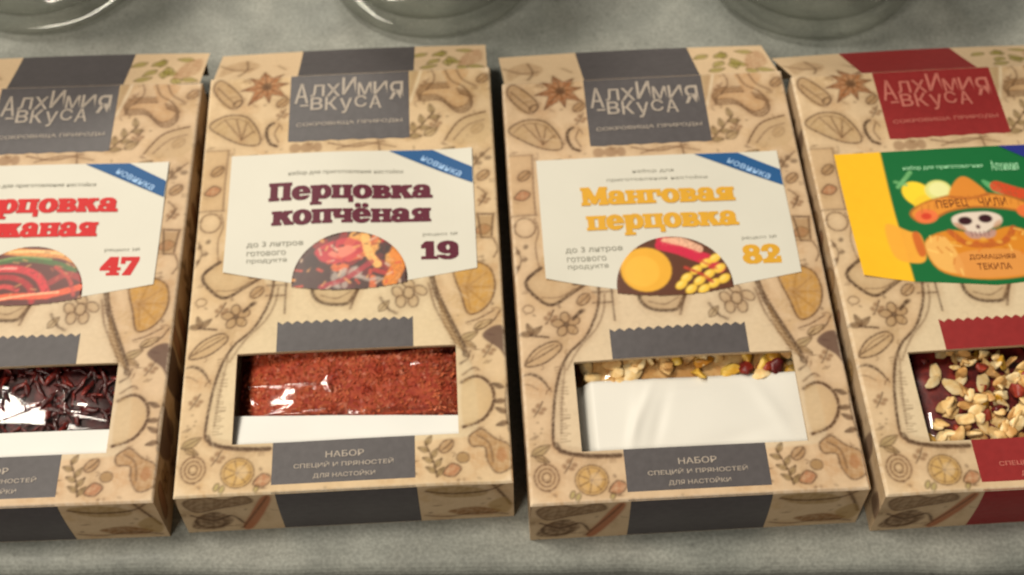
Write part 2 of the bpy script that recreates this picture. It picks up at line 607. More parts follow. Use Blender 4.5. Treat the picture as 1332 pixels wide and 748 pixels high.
def draw_front():
    c = Canvas(0, 0, W, L, 0.36, KRAFT)
    c.C *= (1 + 0.022 * blotch(c.X * .23, c.Y * .21))[..., None]
    washes(c, 330, 41, 0, W, 0, L, (30, 74, 70, 128))
    # left column
    c.fill([(2, 161.5), (5, 162.5), (12, 154), (9, 149.5), (6, 150), (2.5, 156)], BISTRE, .5, mottle=.2)
    c.line([(2, 161.5), (5, 162.6), (12, 154), (9, 149.2), (2.4, 156.5)], .42, INK, .75, closed=True)
    c.line([(3, 159.6), (9.6, 151.4)], .35, INK, .7, smooth=False)
    c.ring(10.6, 151.6, 1.9, 1.2, .4, DARK, .7, .8)
    star_anise(c, 20.4, 159.0, 9.0, .15)
    arc = [(1.2, 142), (7.0, 146.2), (14.2, 145), (18.6, 138), (18.8, 132.5), (13, 132.8), (6, 137)]
    c.fill(arc, (0.36, .235, .105), .5, mottle=.2)
    c.line(arc, .5, INK, .72, closed=True)
    for q in [(6.5, 144.3), (10.5, 144.3), (14.2, 142.2), (16.6, 138.2)]:
        c.line([(12.8, 135.0), q], .32, INK2, .75, smooth=False)
    c.line([(3, 141), (7.4, 144.6), (13.6, 143.4), (17.2, 137.6)], .25, INK2, .6)
    c.line([(23.5, 141.6), (21.8, 140.2), (21.4, 136.6), (22.8, 132.6), (25, 131.2)], .95, INK, .78)
    c.line([(25.6, 140.5), (24.2, 136.8), (25.6, 133)], .4, INK2, .7)
    c.line([(0, 130.6), (8.8, 130.4)], .4, INK2, .6, smooth=False)
    c.fill([(0, 130.4), (8.6, 130.3), (8.2, 105), (0, 105)], (0.46, .30, .155), .6, smooth=False)
    c.line([(8.6, 130), (8.2, 112), (8.4, 104.6)], .45, INK2, .6)
    c.line([(0, 104.6), (8.6, 104.6)], .5, INK, .55, smooth=False)
    c.ring(4.4, 99.6, 3.5, 3.9, .42, INK2, .7)
    c.line([(7.8, 103), (8.8, 98), (7.4, 92), (8, 84)], .35, INK2, .6)
    for q in [(1.5, 90), (3.5, 87), (1, 84), (4.2, 92)]:
        c.ell(q[0], q[1], 1.0, .8, INK, .65, q[0])
    c.line([(1, 92), (2.4, 87), (.6, 82)], .45, DARK, .6)
    bowl = [(8.6, 83.5), (3.4, 78.3), (6.6, 72.2), (11.4, 69.2), (17.6, 73), (24, 77.5)]
    c.fill(bowl + [(24, 84), (10, 88)], (0.435, .30, .155), .6)
    c.line(bowl, .9, INK, .8)
    c.line([(8.4, 72.2), (14, 72.0), (19, 75)], .35, INK2, .5)
    c.line([(19, 76.6), (24.5, 77.6)], 1.0, DARK, .7)
    blossom(c, 15.2, 61.6, 4.4)
    c.line([(17.6, 63.5), (20.2, 66.2)], .9, INK, .75)
    c.ell(20.4, 66.2, 1.3, .8, INK, .6, .5)
    for t in (0.5, 1.7, 2.9):
        leaf(c, 4.2, 58.6, 4.2, 1.8, t + .2, (0.15, .08, .03), .7)
    c.line([(3.6, 58.2), (9.2, 57.2)], .6, INK, .75)
    c.ring(3.6, 68, 1.7, 1.5, .35, INK2, .6)
    seeds(c, 6, 66.5, 1.6, 5, 3)
    bean = [(1.4, 47.8), (5, 53), (11, 55.6), (13, 53), (8.4, 48.4), (3.4, 46.8)]
    c.fill(bean, (0.46, .31, .16), .6)
    c.line(bean, .48, INK, .72, closed=True)
    c.line([(2, 48), (7, 50.8), (12, 54)], .4, INK, .65)
    c.line([(3.4, 49.5), (6.6, 52.4), (10.6, 54.4)], .3, INK2, .6)
    c.line([(0.2, 43.6), (3.0, 44.0), (6, 42.2), (8.8, 37.6)], .85, INK, .66, taper=True)
    c.line([(0, 40.6), (2.4, 40.2), (4.6, 38.6)], .35, INK2, .5)
    seeds(c, 4.0, 23, 1.6, 5, 9)
    for k, w in ((4.3, .38), (2.9, .34), (1.5, .34)):
        c.ring(5.4, 8.6, k * .84, k, w, INK2, .75)
    c.line([(5.4, 12.8), (5.0, 15)], .4, INK2, .7)
    citrus(c, 18.6, 7.0, 4.9, (0.47, .275, .07), .7, n=7)
    c.ell(19.8, 7.2, 1.8, 2.2, KRAFT, .5)
    for q in [(12.6, 2.6), (14.2, 1.8), (24.4, 1.8)]:
        c.ell(q[0], q[1], 1.3, .7, LEAF, .75, 1.2)
        c.ring(q[0], q[1], 1.3, .7, .25, INK, .6, 1.2)
    for (x, y, k) in ((4.6, 31.5, 0), (15.6, 126.0, 1), (5.4, 121.5, 2), (4.2, 113, 3), (95.6, 115, 2), (95.4, 104.6, 0), (83.4, 126.2, 1),
                      (94.6, 92, 3), (4.4, 17.6, 1), (12.4, 12.2, 0), (80.6, 12.4, 2), (82.0, 4.4, 3), (26.4, 151, 2), (80, 138.6, 0), (94.4, 135.6, 2),
                      (26.5, 145.5, 0), (26, 4.2, 3), (10.4, 64.6, 0), (21.4, 70.6, 2), (94.6, 45.2, 0), (88.6, 50.4, 1), (76.6, 156.6, 0), (97.2, 158.6, 2)):
        if k == 0:
            for j in range(4):
                c.ell(x + 1.5 * math.cos(j * 1.7), y + 1.3 * math.sin(j * 1.7), .9, .7, (0.16, .075, .03), .7, j)
            c.line([(x - 1.6, y - 2.4), (x, y), (x + 1.2, y + 2.6)], .32, INK, .7)
        elif k == 1:
            leaf(c, x - 3, y - 1.6, 6.6, 2.8, .5, (0.27, .19, .08), .65)
            leaf(c, x - 2, y - 1.8, 4.6, 2.0, -.5, (0.27, .17, .07), .65)
        elif k == 2:
            c.ell(x, y, 2.6, 1.7, (0.30, .17, .07), .65, .8, mottle=.3)
            c.ring(x, y, 2.6, 1.7, .36, INK, .7, .8)
            c.line([(x - 1.6, y - 1.5), (x + .3, y), (x + 1.7, y + 1.6)], .32, INK, .6)
        else:
            c.fill([(x - 2.6, y - 1), (x, y + 2.2), (x + 2.8, y + .6), (x + .6, y - 2)], (0.33, .12, .05), .65, mottle=.3)
            c.line([(x - 2.6, y - 1), (x, y + 2.2), (x + 2.8, y + .6), (x + .6, y - 2)], .36, INK, .7, closed=True)
    # printed flask round the window
    body = [(26.6, 80), (26.2, 70), (24.4, 64), (20.6, 56.5), (14.4, 49.6), (10.3, 38.5), (8.2, 21.6), (10.2, 17.4), (18, 15.2), (28, 14.6),
            (80, 14.8), (89, 17), (90.5, 22), (89.5, 38), (86.6, 47), (83, 57), (79.4, 66), (77.6, 73), (77, 80)]
    c.fill(body, PALE, .8, soft=.5)
    left = [(26.6, 76), (26.2, 70), (24.6, 64), (20.8, 56.5), (14.4, 49.6), (10.3, 38.5), (8.2, 21.6), (10.0, 17.4), (18, 15.1), (28, 14.5)]
    c.line(left, .7, INK, .78)
    c.line([(9.0, 19.4), (11, 16.6), (19, 14.8), (27.6, 14.5)], 1.15, DARK, .6)
    c.line([(28.2, 72), (27.4, 66), (24.6, 59.6), (18.6, 52.6), (14.2, 45)], .45, INK2, .5)
    c.line([(13.6, 46), (12, 36), (10.8, 23)], .5, INK2, .4)
    c.line([(77.2, 75), (79.2, 66), (83.2, 56), (86.8, 46.4), (87.4, 43.8)], 1.35, INK, .74)
    c.line([(76.4, 71), (78.2, 62), (82, 53.4), (84.4, 48.2)], .5, INK2, .6)
    c.fill([(79.6, 65), (83.2, 55), (86.8, 46), (85.4, 46.6), (83.6, 49.2), (80.4, 56.5)], BISTRE, .55)
    c.line([(24.6, 73), (31, 72.8)], .5, INK, .6, smooth=False)
    c.line([(24.4, 69), (30.6, 68.8)], .5, INK, .6, smooth=False)
    c.line([(30.6, 76), (30.6, 62)], .5, INK, .6, smooth=False)
    r_ = np.random.default_rng(77)
    for i in range(26):      # hatching that rounds the flask
        t = i / 25
        x, y = 10.4 + .6 * math.sin(t * 3), 20 + 26 * t
        c.line([(x, y), (x + r_.uniform(1.2, 3.2), y + r_.uniform(-.6, .8))], .2, INK2, .5, smooth=False)
    for i in range(16):
        t = i / 15
        c.line([(86.4 - 6.5 * t, 46 + 22 * t), (84.6 - 6.8 * t - r_.uniform(0, 1.4), 47 + 22 * t)], .22, INK2, .55, smooth=False)
    # motifs above the zigzag band
    f = [(39, 76), (39.4, 68.6), (43, 65), (50, 64.4), (53, 68.4), (56, 75)]
    c.fill(f + [(48, 77)], (0.42, .29, .15), .6)
    c.line(f, .95, INK, .72)
    c.line([(42, 68), (47, 66.6), (51.4, 69)], .35, INK2, .55)
    c.line([(55, 74), (51.4, 62.6)], .6, INK2, .65, smooth=False)
    for q in [(66.4, 68), (69.8, 71.4), (73.8, 68.4), (71.4, 64.4), (67.4, 64.4), (70, 67.6)]:
        c.ell(q[0], q[1], 2.3, 1.6, (0.42, .29, .16), .6, q[1])
        c.ring(q[0], q[1], 2.3, 1.6, .38, INK, .66, q[1])
    c.line([(61, 66), (63.6, 61.6), (66, 60)], .7, INK, .6)
    leaf(c, 60.5, 61, 5, 2.4, .9, (0.3, .2, .09), .5)
    c.ell(71.5, 74.4, 1.8, 1.2, DARK, .6)
    # right column
    wedge = [(84.6, 76.6), (91, 79), (96.4, 76), (97.6, 68.4), (94.6, 61.4), (89, 58.8), (86.8, 66)]
    c.fill(wedge, OCHRE, .8, mottle=.2)
    c.line(wedge, .5, INK2, .75, closed=True)
    for q in [(95.2, 74.4), (96.2, 69), (94, 63), (89.4, 60.4), (91, 77.6)]:
        c.line([(88.4, 69), q], .4, (0.30, .15, .03), .6, smooth=False)
    c.line([(88, 55.6), (92, 57.0), (97, 60)], .4, INK2, .7)
    c.line([(98.8, 59.6), (96, 55.5), (91, 52.6), (93, 55.4)], .45, INK2, .75)
    leaf(c, 90.4, 53.2, 6.5, 2.6, .5, (0.4, .27, .12), .4)
    c.fill([(92.8, 50.4), (96.4, 54), (100, 53), (100, 42.5), (97.8, 45.6)], (0.085, .040, .030), .88)
    c.line([(85.6, 40.6), (88, 42.5), (88.8, 45)], .55, INK, .6)
    c.line([(86.2, 36.6), (89.6, 39), (91.4, 38.2)], .45, INK2, .6)
    c.line([(86.0, 34), (90.6, 36), (94.6, 32.8), (95.4, 26.8), (92, 21), (86, 18.6)], .85, INK2, .82)
    c.fill([(86, 33.4), (90.6, 35), (94, 32), (94.6, 26.8), (91.4, 21.6), (86, 19.6)], (0.46, .315, .155), .5)
    for q, t in [((98.6, 31.6), 2.7), ((98.8, 27), 3.2), ((99, 22.8), 2.6), ((99.4, 19.6), 3.4)]:
        leaf(c, q[0], q[1], 3.6, 1.5, t, (0.11, .055, .025), .78)
    c.line([(99.8, 33), (99, 26), (99.6, 17)], .5, DARK, .7)
    ginger(c, [(87.6, 15.4), (91.4, 17.6), (95, 14.6), (100, 11.4), (100, 5.4), (95.6, 3.2), (92.8, 7), (92, 11.6), (88.2, 12.2)])
    c.line([(90, 15.6), (93.4, 12.8), (94.4, 7)], .45, INK2, .6)
    c.ell(97, 9, 1.6, 2.2, RUST, .45)
    c.ell(85.4, 8.4, 1.9, 1.7, BISTRE, .8)
    c.ring(85.4, 8.4, 1.9, 1.7, .3, INK, .6)
    sprig(c, [(77.6, 2.4), (76.6, 7.4), (74.2, 14)], 7, 3.4, 1.5, (0.25, .165, .045), .6)
    # top right
    c.fill([(70.9, 164.2), (74.6, 164.2), (72.6, 156), (71, 150.5)], (0.34, .235, .115), .7, smooth=False)
    c.line([(75.4, 164), (73.4, 156), (71.4, 149)], .7, PALE, .8)
    root = [(83, 163.4), (84.2, 157), (76, 156.4), (74, 151.6), (81, 151.2), (87, 145.4), (91.4, 147), (92, 151.6), (88, 154), (92.4, 162.6)]
    c.fill(root, (0.45, .265, .12), .6, mottle=.25)
    for k in range(3):
        c.line([(p[0] + .4 * k, p[1] - 1.1 * k) for p in root[1:9]], .46, INK2, .75)
    c.line([(84, 163), (86, 158), (90, 155), (93.4, 150)], .45, INK2, .75)
    c.line([(88, 163), (90, 158.4), (94.6, 155)], .4, INK2, .7)
    c.line([(79, 163.6), (80, 159), (77, 154)], .4, INK2, .7)
    sprig(c, [(70.6, 133), (75, 138), (79.6, 144)], 6, 4.2, 2.0, (0.26, .18, .07), .65)
    leaf(c, 76, 133.4, 5.6, 3.0, .6, (0.28, .19, .08), .6)
    c.fill([(83, 131), (88.6, 139.6), (97.4, 143), (99.4, 134), (94, 129)], (0.44, .31, .165), .6)
    c.line([(83, 131), (88.6, 139.6), (97.4, 143)], .5, INK2, .8)
    c.line([(86, 131), (91, 137), (97, 139.4)], .35, INK2, .6)
    for q in [(93.2, 122.4), (95.6, 124), (94.2, 120.4), (97.6, 122.4)]:
        c.ell(q[0], q[1], 1.3, 1.0, INK, .6, q[0])
    c.line([(91.8, 118), (94.6, 122.6), (98.4, 126.6)], .4, INK2, .7)
    c.line([(93.0, 98.5), (98.6, 98.2)], .6, INK, .75, smooth=False)
    c.fill([(92.6, 97.6), (98.4, 97.4), (97.6, 88.5), (93.4, 88.5)], BISTRE, .5, smooth=False)
    c.line([(93.2, 97.8), (94, 88.6), (97.4, 88.4), (98.2, 97.4)], .45, INK, .7, smooth=False)
    c.line([(93.6, 110), (96, 107), (94.4, 103)], .5, INK2, .6)
    c.line([(98, 88), (99.2, 84), (97.8, 80.6)], .4, INK2, .7)
    # fibres rubbed pale along the folds
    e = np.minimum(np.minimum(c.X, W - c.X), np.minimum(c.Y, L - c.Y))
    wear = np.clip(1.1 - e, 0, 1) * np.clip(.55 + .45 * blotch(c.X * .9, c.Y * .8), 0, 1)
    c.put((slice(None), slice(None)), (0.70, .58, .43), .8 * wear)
    # strip between crest and label
    for x, r_ in ((31.5, 2.0), (35.6, 2.4), (39.2, 1.6)):
        c.ell(x, 129.8, r_, 2.2, (0.20, .10, .045), .6)
    c.line([(43, 131.4), (52, 129.4), (62, 131.6)], .45, INK2, .7)
    c.line([(46, 128.6), (56, 131), (66, 128.8)], .4, INK2, .6)
    c.line([(60, 132), (60.6, 127)], .5, INK2, .6, smooth=False)
    return c


def washes(c, n, seed, x0, x1, y0, y1, avoid=None):
    """watery brown tints and small marks between the drawings"""
    r = np.random.default_rng(seed)
    for i in range(n):
        x, y = r.uniform(x0, x1), r.uniform(y0, y1)
        if avoid and avoid[0] < x < avoid[2] and avoid[1] < y < avoid[3]:
            continue
        col = [(0.38, .245, .115), (0.42, .24, .11), (0.33, .215, .105), (0.45, .29, .13)][int(r.integers(0, 4))]
        c.ell(x, y, r.uniform(1.8, 5.2), r.uniform(1.4, 4.0), col, r.uniform(.12, .34), r.uniform(0, 3), soft=1.1, mottle=.6)
    for i in range(int(n * .8)):
        x, y = r.uniform(x0, x1), r.uniform(y0, y1)
        if avoid and avoid[0] < x < avoid[2] and avoid[1] < y < avoid[3]:
            continue
        k = r.random()
        t = r.uniform(0, 6.28)
        if k < .4:
            l = r.uniform(1.2, 3.4)
            b = r.normal(0, .5)
            c.line([(x, y), (x + .5 * l * math.cos(t) - b * math.sin(t), y + .5 * l * math.sin(t) + b * math.cos(t)),
                    (x + l * math.cos(t), y + l * math.sin(t))], r.uniform(.22, .42), INK2, r.uniform(.4, .7), taper=True)
        elif k < .7:
            for j in range(3):
                c.line([(x + .7 * j, y), (x + .7 * j + 1.4 * math.cos(t), y + 1.4 * math.sin(t))], .2, INK2, .5, smooth=False)
        else:
            c.ell(x, y, r.uniform(.3, .8), r.uniform(.3, .6), INK, r.uniform(.35, .6), t)


def motif_strip(c, w, h, seed):
    """loose scatter of kitchen drawings for the narrow sides of the carton"""
    r = np.random.default_rng(seed)
    x = r.uniform(2, 6)
    while x < w:
        y = r.uniform(.25, .75) * h
        k = int(r.integers(0, 6))
        if k == 0:
            citrus(c, x, y, r.uniform(4, 6), OCHRE, .5, n=7)
        elif k == 1:
            sprig(c, [(x - 4, y - 6), (x, y), (x + 3, y + 6)], 6, 4, 1.9, (0.2, .13, .045), .6)
        elif k == 2:
            c.fill([(x - 3, y - 5), (x + 1, y - 6), (x + 4, y + 5), (x, y + 6)], (0.24, .085, .03), .7)
            c.line([(x - 3, y - 5), (x + 1, y - 6), (x + 4, y + 5), (x, y + 6)], .4, INK, .7, closed=True)
        elif k == 3:
            ginger(c, [(x - 4, y + 2), (x, y + 5), (x + 4, y + 2), (x + 5, y - 4), (x, y - 2), (x - 3, y - 4)])
        elif k == 4:
            blossom(c, x, y, r.uniform(3, 4.5))
        else:
            c.fill([(x - 3, y - 4), (x + 3, y - 3), (x + 2, y + 5), (x - 3, y + 3)], (0.10, .05, .03), .75)
        x += r.uniform(7, 11)


def grid_faces(nx, ny, keep=None):
    i = np.arange(ny - 1)[:, None] * nx + np.arange(nx - 1)[None, :]
    q = np.stack([i, i + 1, i + nx + 1, i + nx], -1)
    if keep is not None:
        return q[keep].reshape(-1, 4)
    return q.reshape(-1, 4)


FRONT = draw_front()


def build_front_mesh(seed):
    c = FRONT
    r = np.random.default_rng(seed)
    # every carton is rubbed and scuffed in its own places
    keepC = c.C.copy()
    c.C *= r.uniform(.96, 1.03) * np.array([1, r.uniform(.985, 1.01), r.uniform(.97, 1.02)])
    for i in range(16):
        x, y, t = r.uniform(0, W), r.uniform(0, L), r.uniform(0, 3.14)
        l = r.uniform(2, 9)
        c.line([(x, y), (x + l * math.cos(t), y + l * math.sin(t))], r.uniform(.1, .3), (0.64, .50, .33), r.uniform(.15, .4), taper=True, soft=.5)
    for cx, cy in ((0, 0), (W, 0), (0, L), (W, L)):
        k = r.uniform(1.5, 3.4)
        c.ell(cx, cy, k, k, (0.66, .53, .37), r.uniform(.3, .7), soft=1.2, mottle=.6)
    col = c.C
    c.C = keepC
    xs, ys = c.xs.copy(), c.ys.copy()
    for arr, vals in ((xs, (WX0, WX1)), (ys, (WY0, WY1))):
        for v in vals:
            arr[np.argmin(abs(arr - v))] = v
    X, Y = np.meshgrid(xs, ys)
    cx = (xs[:-1] + xs[1:]) / 2
    cy = (ys[:-1] + ys[1:]) / 2
    CX, CY = np.meshgrid(cx, cy)
    keep = ~((CX > WX0) & (CX < WX1) & (CY > WY0) & (CY < WY1))
    V = np.column_stack([X.ravel(), Y.ravel(), zf(X, Y).ravel()])
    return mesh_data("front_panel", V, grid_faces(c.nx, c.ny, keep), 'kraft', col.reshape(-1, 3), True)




def build_window_edge():
    """cut edge of the board round the window"""
    loop = []
    n = 24
    for a, b in (((WX0, WY0), (WX1, WY0)), ((WX1, WY0), (WX1, WY1)), ((WX1, WY1), (WX0, WY1)), ((WX0, WY1), (WX0, WY0))):
        loop += [(a[0] + (b[0] - a[0]) * i / n, a[1] + (b[1] - a[1]) * i / n) for i in range(n)]
    P = np.array(loop)
    z = zf(P[:, 0], P[:, 1])
    V = np.vstack([np.column_stack([P, z]), np.column_stack([P, z - 1.1])])
    N = len(P)
    return mesh_data("window_edge", V, [(i, (i + 1) % N, N + (i + 1) % N, N + i) for i in range(N)], 'kraft_raw')




def panel_mesh(name, c, fn, mat='kraft'):
    V = fn(c.X.ravel(), c.Y.ravel())
    return mesh_data(name, V, grid_faces(c.nx, c.ny), mat, c.C.reshape(-1, 3), True)


def near_y(x, z):
    return -0.4 * np.sin(np.pi * x / W) * np.sin(np.pi * z / H) + 0.9 * np.clip(z / H, 0, 1) ** 5


def build_near_end():
    c = Canvas(0, 0, W, H - .9, .42, np.array(KRAFT) * .98)
    washes(c, 40, 61, 0, W, 0, H)
    # drawings left and right of the band
    ginger(c, [(2, 20), (8, 23), (14, 21), (20, 22.6), (22, 19), (12, 16), (5, 14)], (0.13, .07, .03))
    c.fill([(2, 3), (5, 11), (11, 14), (15, 8), (10, 2)], (0.11, .06, .028), .75, mottle=.3)
    c.ring(8, 7, 4.4, 4.2, .6, DARK, .7)
    c.line([(3, 12), (9, 8), (15, 11), (18, 5)], .7, INK, .75)
    c.fill([(17, 2), (20, 1.5), (27, 17), (28, 22), (25, 21), (20, 10)], (0.33, .085, .028), .8)
    c.line([(17, 2), (22, 12), (27, 21.5)], .5, DARK, .65)
    c.fill([(74, 21), (84, 22), (92, 19), (90, 15.5), (80, 16)], (0.27, .165, .05), .65, mottle=.25)
    c.line([(74, 20), (82, 18), (92, 18.6), (97, 22)], .6, INK, .65)
    c.line([(94, 22), (97, 15), (99, 9)], .8, INK2, .75)
    c.fill([(80, 6.5), (88, 8.5), (96, 5), (92, 2.5), (84, 3)], (0.22, .105, .035), .75, mottle=.3)
    c.line([(73, 4), (80, 2.4), (90, 4), (98, 2)], .55, INK, .6)
    c.fill([(92, 9), (97, 14), (99.6, 8), (97, 3)], (0.30, .185, .055), .6)
    return panel_mesh("near_end_panel", c, lambda x, z: np.column_stack(
        [x, near_y(x, z), z]))


NEAR_ME = build_near_end()


def build_side(side):
    c = Canvas(0, 0, L, H - .9, .5, np.array(KRAFT) * .98)
    washes(c, 60, 51 + side, 0, L, 0, H)
    motif_strip(c, L, H, 20 + side)
    if side:
        c.fill([(40, 24), (54, 24), (50, 10), (43, 7)], (0.07, .034, .026), .85)
        c.fill([(17, 24), (32, 24), (28, 13), (20, 12)], (0.10, .045, .03), .8)
    x0 = W if side else 0.0
    sg = 1 if side else -1
    return panel_mesh("side_panel", c, lambda y, z: np.column_stack(
        [x0 + sg * .3 * np.sin(np.pi * y / L) * np.sin(np.pi * z / H), y, z]))


SIDE_ME = (build_side(0), build_side(1))
BACK_ME = mesh_data("back_panel", [(0, 0, .35), (W, 0, .35), (W, L, .35), (0, L, .35), (0, 0, 0.02), (W, 0, 0.02), (W, L, 0.02), (0, L, 0.02)],
                    [(0, 1, 2, 3), (7, 6, 5, 4), (0, 4, 5, 1), (1, 5, 6, 2), (2, 6, 7, 3), (3, 7, 4, 0)], 'kraft_raw')


# ------------------------------------------------------------------ lettering
def font_points(text, bold=0.0, spacing=1.0):
    cu = bpy.data.curves.new("t", 'FONT')
    cu.body = text
    cu.size = 1.0
    cu.offset = bold
    cu.space_character = spacing
    cu.resolution_u = 4
    o = bpy.data.objects.new("t", cu)
    COL.objects.link(o)
    dg = bpy.context.evaluated_depsgraph_get()
    me = o.evaluated_get(dg).to_mesh()
    V = np.array([v.co[:2] for v in me.vertices]) if len(me.vertices) else np.zeros((0, 2))
    F = [tuple(p.vertices) for p in me.polygons]
    o.evaluated_get(dg).to_mesh_clear()
    bpy.data.objects.remove(o)
    bpy.data.curves.remove(cu)
    return V, F


def fit(text, x0, x1, y0, y1, bold=0.0, slope=0.0, spacing=1.0):
    V, F = font_points(text, bold, spacing)
    a, b = V.min(0), V.max(0)
    V = (V - a) / (b - a)
    V = np.column_stack([x0 + V[:, 0] * (x1 - x0), y0 + V[:, 1] * (y1 - y0)])
    if slope:
        V[:, 1] += slope * (V[:, 0] - x0)
    return V, F


def join(parts):
    Vs, Fs, k = [], [], 0
    for V, F in parts:
        Vs.append(np.asarray(V))
        Fs += [tuple(i + k for i in f) for f in F]
        k += len(V)
    return np.vstack(Vs), Fs


def R(x0, y0, x1, y1):
    return ('r', x0, y0, x1, y1)


def O(cx, cy, rx, ry, ix, iy):
    return ('o', cx, cy, rx, ry, ix, iy)


def P(*p):
    return ('p', p)


def CUT(x0, y0, x1, y1):
    return ('c', x0, y0, x1, y1)


FEET = [R(0, 0, .62, .17), R(.78, 0, 1.4, .17)]
HEADS = [R(0, .83, .62, 1), R(.78, .83, 1.4, 1)]
STEMS = [R(.11, 0, .51, 1), R(.89, 0, 1.29, 1)]
E_ = [O(.62, .5, .62, .54, .22, .32), R(.3, .43, 1.1, .58), CUT(.62, .26, 1.3, .43)]
SLAB = {
    'П': (1.62, [R(.11, 0, .53, 1.34), R(1.0, 0, 1.42, 1.34), R(0, 1.13, 1.53, 1.34), R(0, 0, .66, .19), R(.87, 0, 1.53, .19)]),
    'М': (1.98, [R(.11, 0, .42, 1.34), R(1.42, 0, 1.82, 1.34), P((.11, 1.34), (.58, 1.34), (1.1, .28), (.8, .1)), P((1.82, 1.34), (1.42, 1.34), (.8, .1), (1.0, .05)),
                 R(0, 0, .58, .18), R(1.28, 0, 1.93, .18), R(0, 1.16, .5, 1.34), R(1.5, 1.16, 1.93, 1.34)]),
    'п': (1.46, STEMS + FEET + [R(0, .81, 1.4, 1)]),
    'н': (1.46, STEMS + FEET + HEADS + [R(.4, .41, 1.0, .6)]),
    'ц': (1.50, STEMS + HEADS + [R(0, 0, 1.46, .19), R(1.2, -.32, 1.46, .1)]),
    'е': (1.32, E_),
    'ё': (1.32, E_ + [O(.36, 1.26, .17, .15, 0, 0), O(.88, 1.26, .17, .15, 0, 0)]),
    'о': (1.34, [O(.64, .5, .64, .54, .23, .33)]),
    'р': (1.46, [R(.11, -.4, .5, .95), R(0, .83, .45, 1), R(0, -.45, .7, -.29), O(.83, .5, .57, .54, .2, .32), CUT(-.1, -.2, .11, .8)]),
    'в': (1.34, [R(.11, 0, .5, 1), R(0, 0, .5, .17), R(0, .83, .5, 1), O(.68, .74, .5, .27, .17, .085), O(.74, .27, .54, .29, .19, .095), R(.4, .42, .7, .56), R(.4, .86, .7, 1), R(.4, 0, .7, .14)]),
    'к': (1.50, [R(.11, 0, .51, 1), R(0, 0, .62, .17), R(0, .83, .62, 1), P((.5, .42), (.5, .62), (.86, 1), (1.34, 1), (.86, .5)), P((.58, .62), (1.0, .62), (1.46, 0), (.96, 0)), R(.9, 0, 1.5, .16), R(.84, .84, 1.4, 1)]),
    'а': (1.36, [O(.62, .7, .54, .34, .2, .15), CUT(-.1, .3, .34, .62), R(.76, .05, 1.16, .74), R(.76, 0, 1.32, .17), O(.46, .29, .46, .31, .17, .12), R(.45, .46, .9, .6)]),
    'ч': (1.44, [R(.11, .5, .5, 1), R(.2, .33, 1.0, .53), R(.89, 0, 1.29, 1), R(.7, 0, 1.4, .17)] + HEADS),
    'я': (1.42, [R(.86, 0, 1.25, 1), R(.72, 0, 1.38, .17), R(.8, .83, 1.38, 1), O(.62, .69, .52, .33, .18, .13), R(.62, .36, 1.0, .52), R(.62, .86, 1.0, 1), P((.48, .48), (.9, .48), (.5, 0), (.02, 0)), R(0, 0, .6, .16)]),
    'г': (1.20, [R(.11, 0, .51, 1), R(0, 0, .66, .17), R(0, .81, 1.12, 1), R(.86, .52, 1.12, .9)]),
    'ж': (2.05, [R(.80, 0, 1.20, 1), R(.66, 0, 1.34, .17), R(.66, .83, 1.34, 1), P((1.1, .42), (1.1, .62), (1.46, 1), (1.94, 1), (1.46, .5)), P((1.18, .62), (1.6, .62), (2.02, 0), (1.54, 0)),
                 P((.9, .42), (.9, .62), (.54, 1), (.06, 1), (.54, .5)), P((.82, .62), (.4, .62), (-.02, 0), (.46, 0)), R(1.5, 0, 2.02, .16), R(-.02, 0, .5, .16)]),
    '1': (1.02, [R(.30, 0, .74, 1.34), R(.02, 0, 1.0, .2), P((.3, 1.34), (.5, 1.34), (.5, .9), (.02, .82), (.02, 1.02))]),
    '9': (1.32, [O(.60, .44, .64, .46, .24, .24), CUT(-.2, .30, .74, 1.0), O(.62, .88, .62, .47, .17, .24), R(.84, .42, 1.24, .9)]),
    '4': (1.36, [R(.70, 0, 1.10, 1.34), P((.62, 1.34), (.95, 1.34), (.45, .52), (.02, .52)), R(.02, .36, 1.32, .56), R(.5, 0, 1.28, .17)]),
    '7': (1.20, [R(.02, 1.08, 1.16, 1.34), R(.02, .85, .24, 1.34), P((.8, 1.12), (1.16, 1.12), (.68, 0), (.2, 0))]),
    '8': (1.32, [O(.62, .97, .54, .38, .19, .15), O(.62, .37, .61, .40, .22, .17)]),
    '2': (1.26, [O(.6, .93, .58, .42, .2, .2), CUT(-.1, .4, .42, .86), P((.75, .72), (1.16, .86), (.6, .25), (.02, .12)), R(.02, 0, 1.2, .27), R(.98, 0, 1.2, .46)]),
}


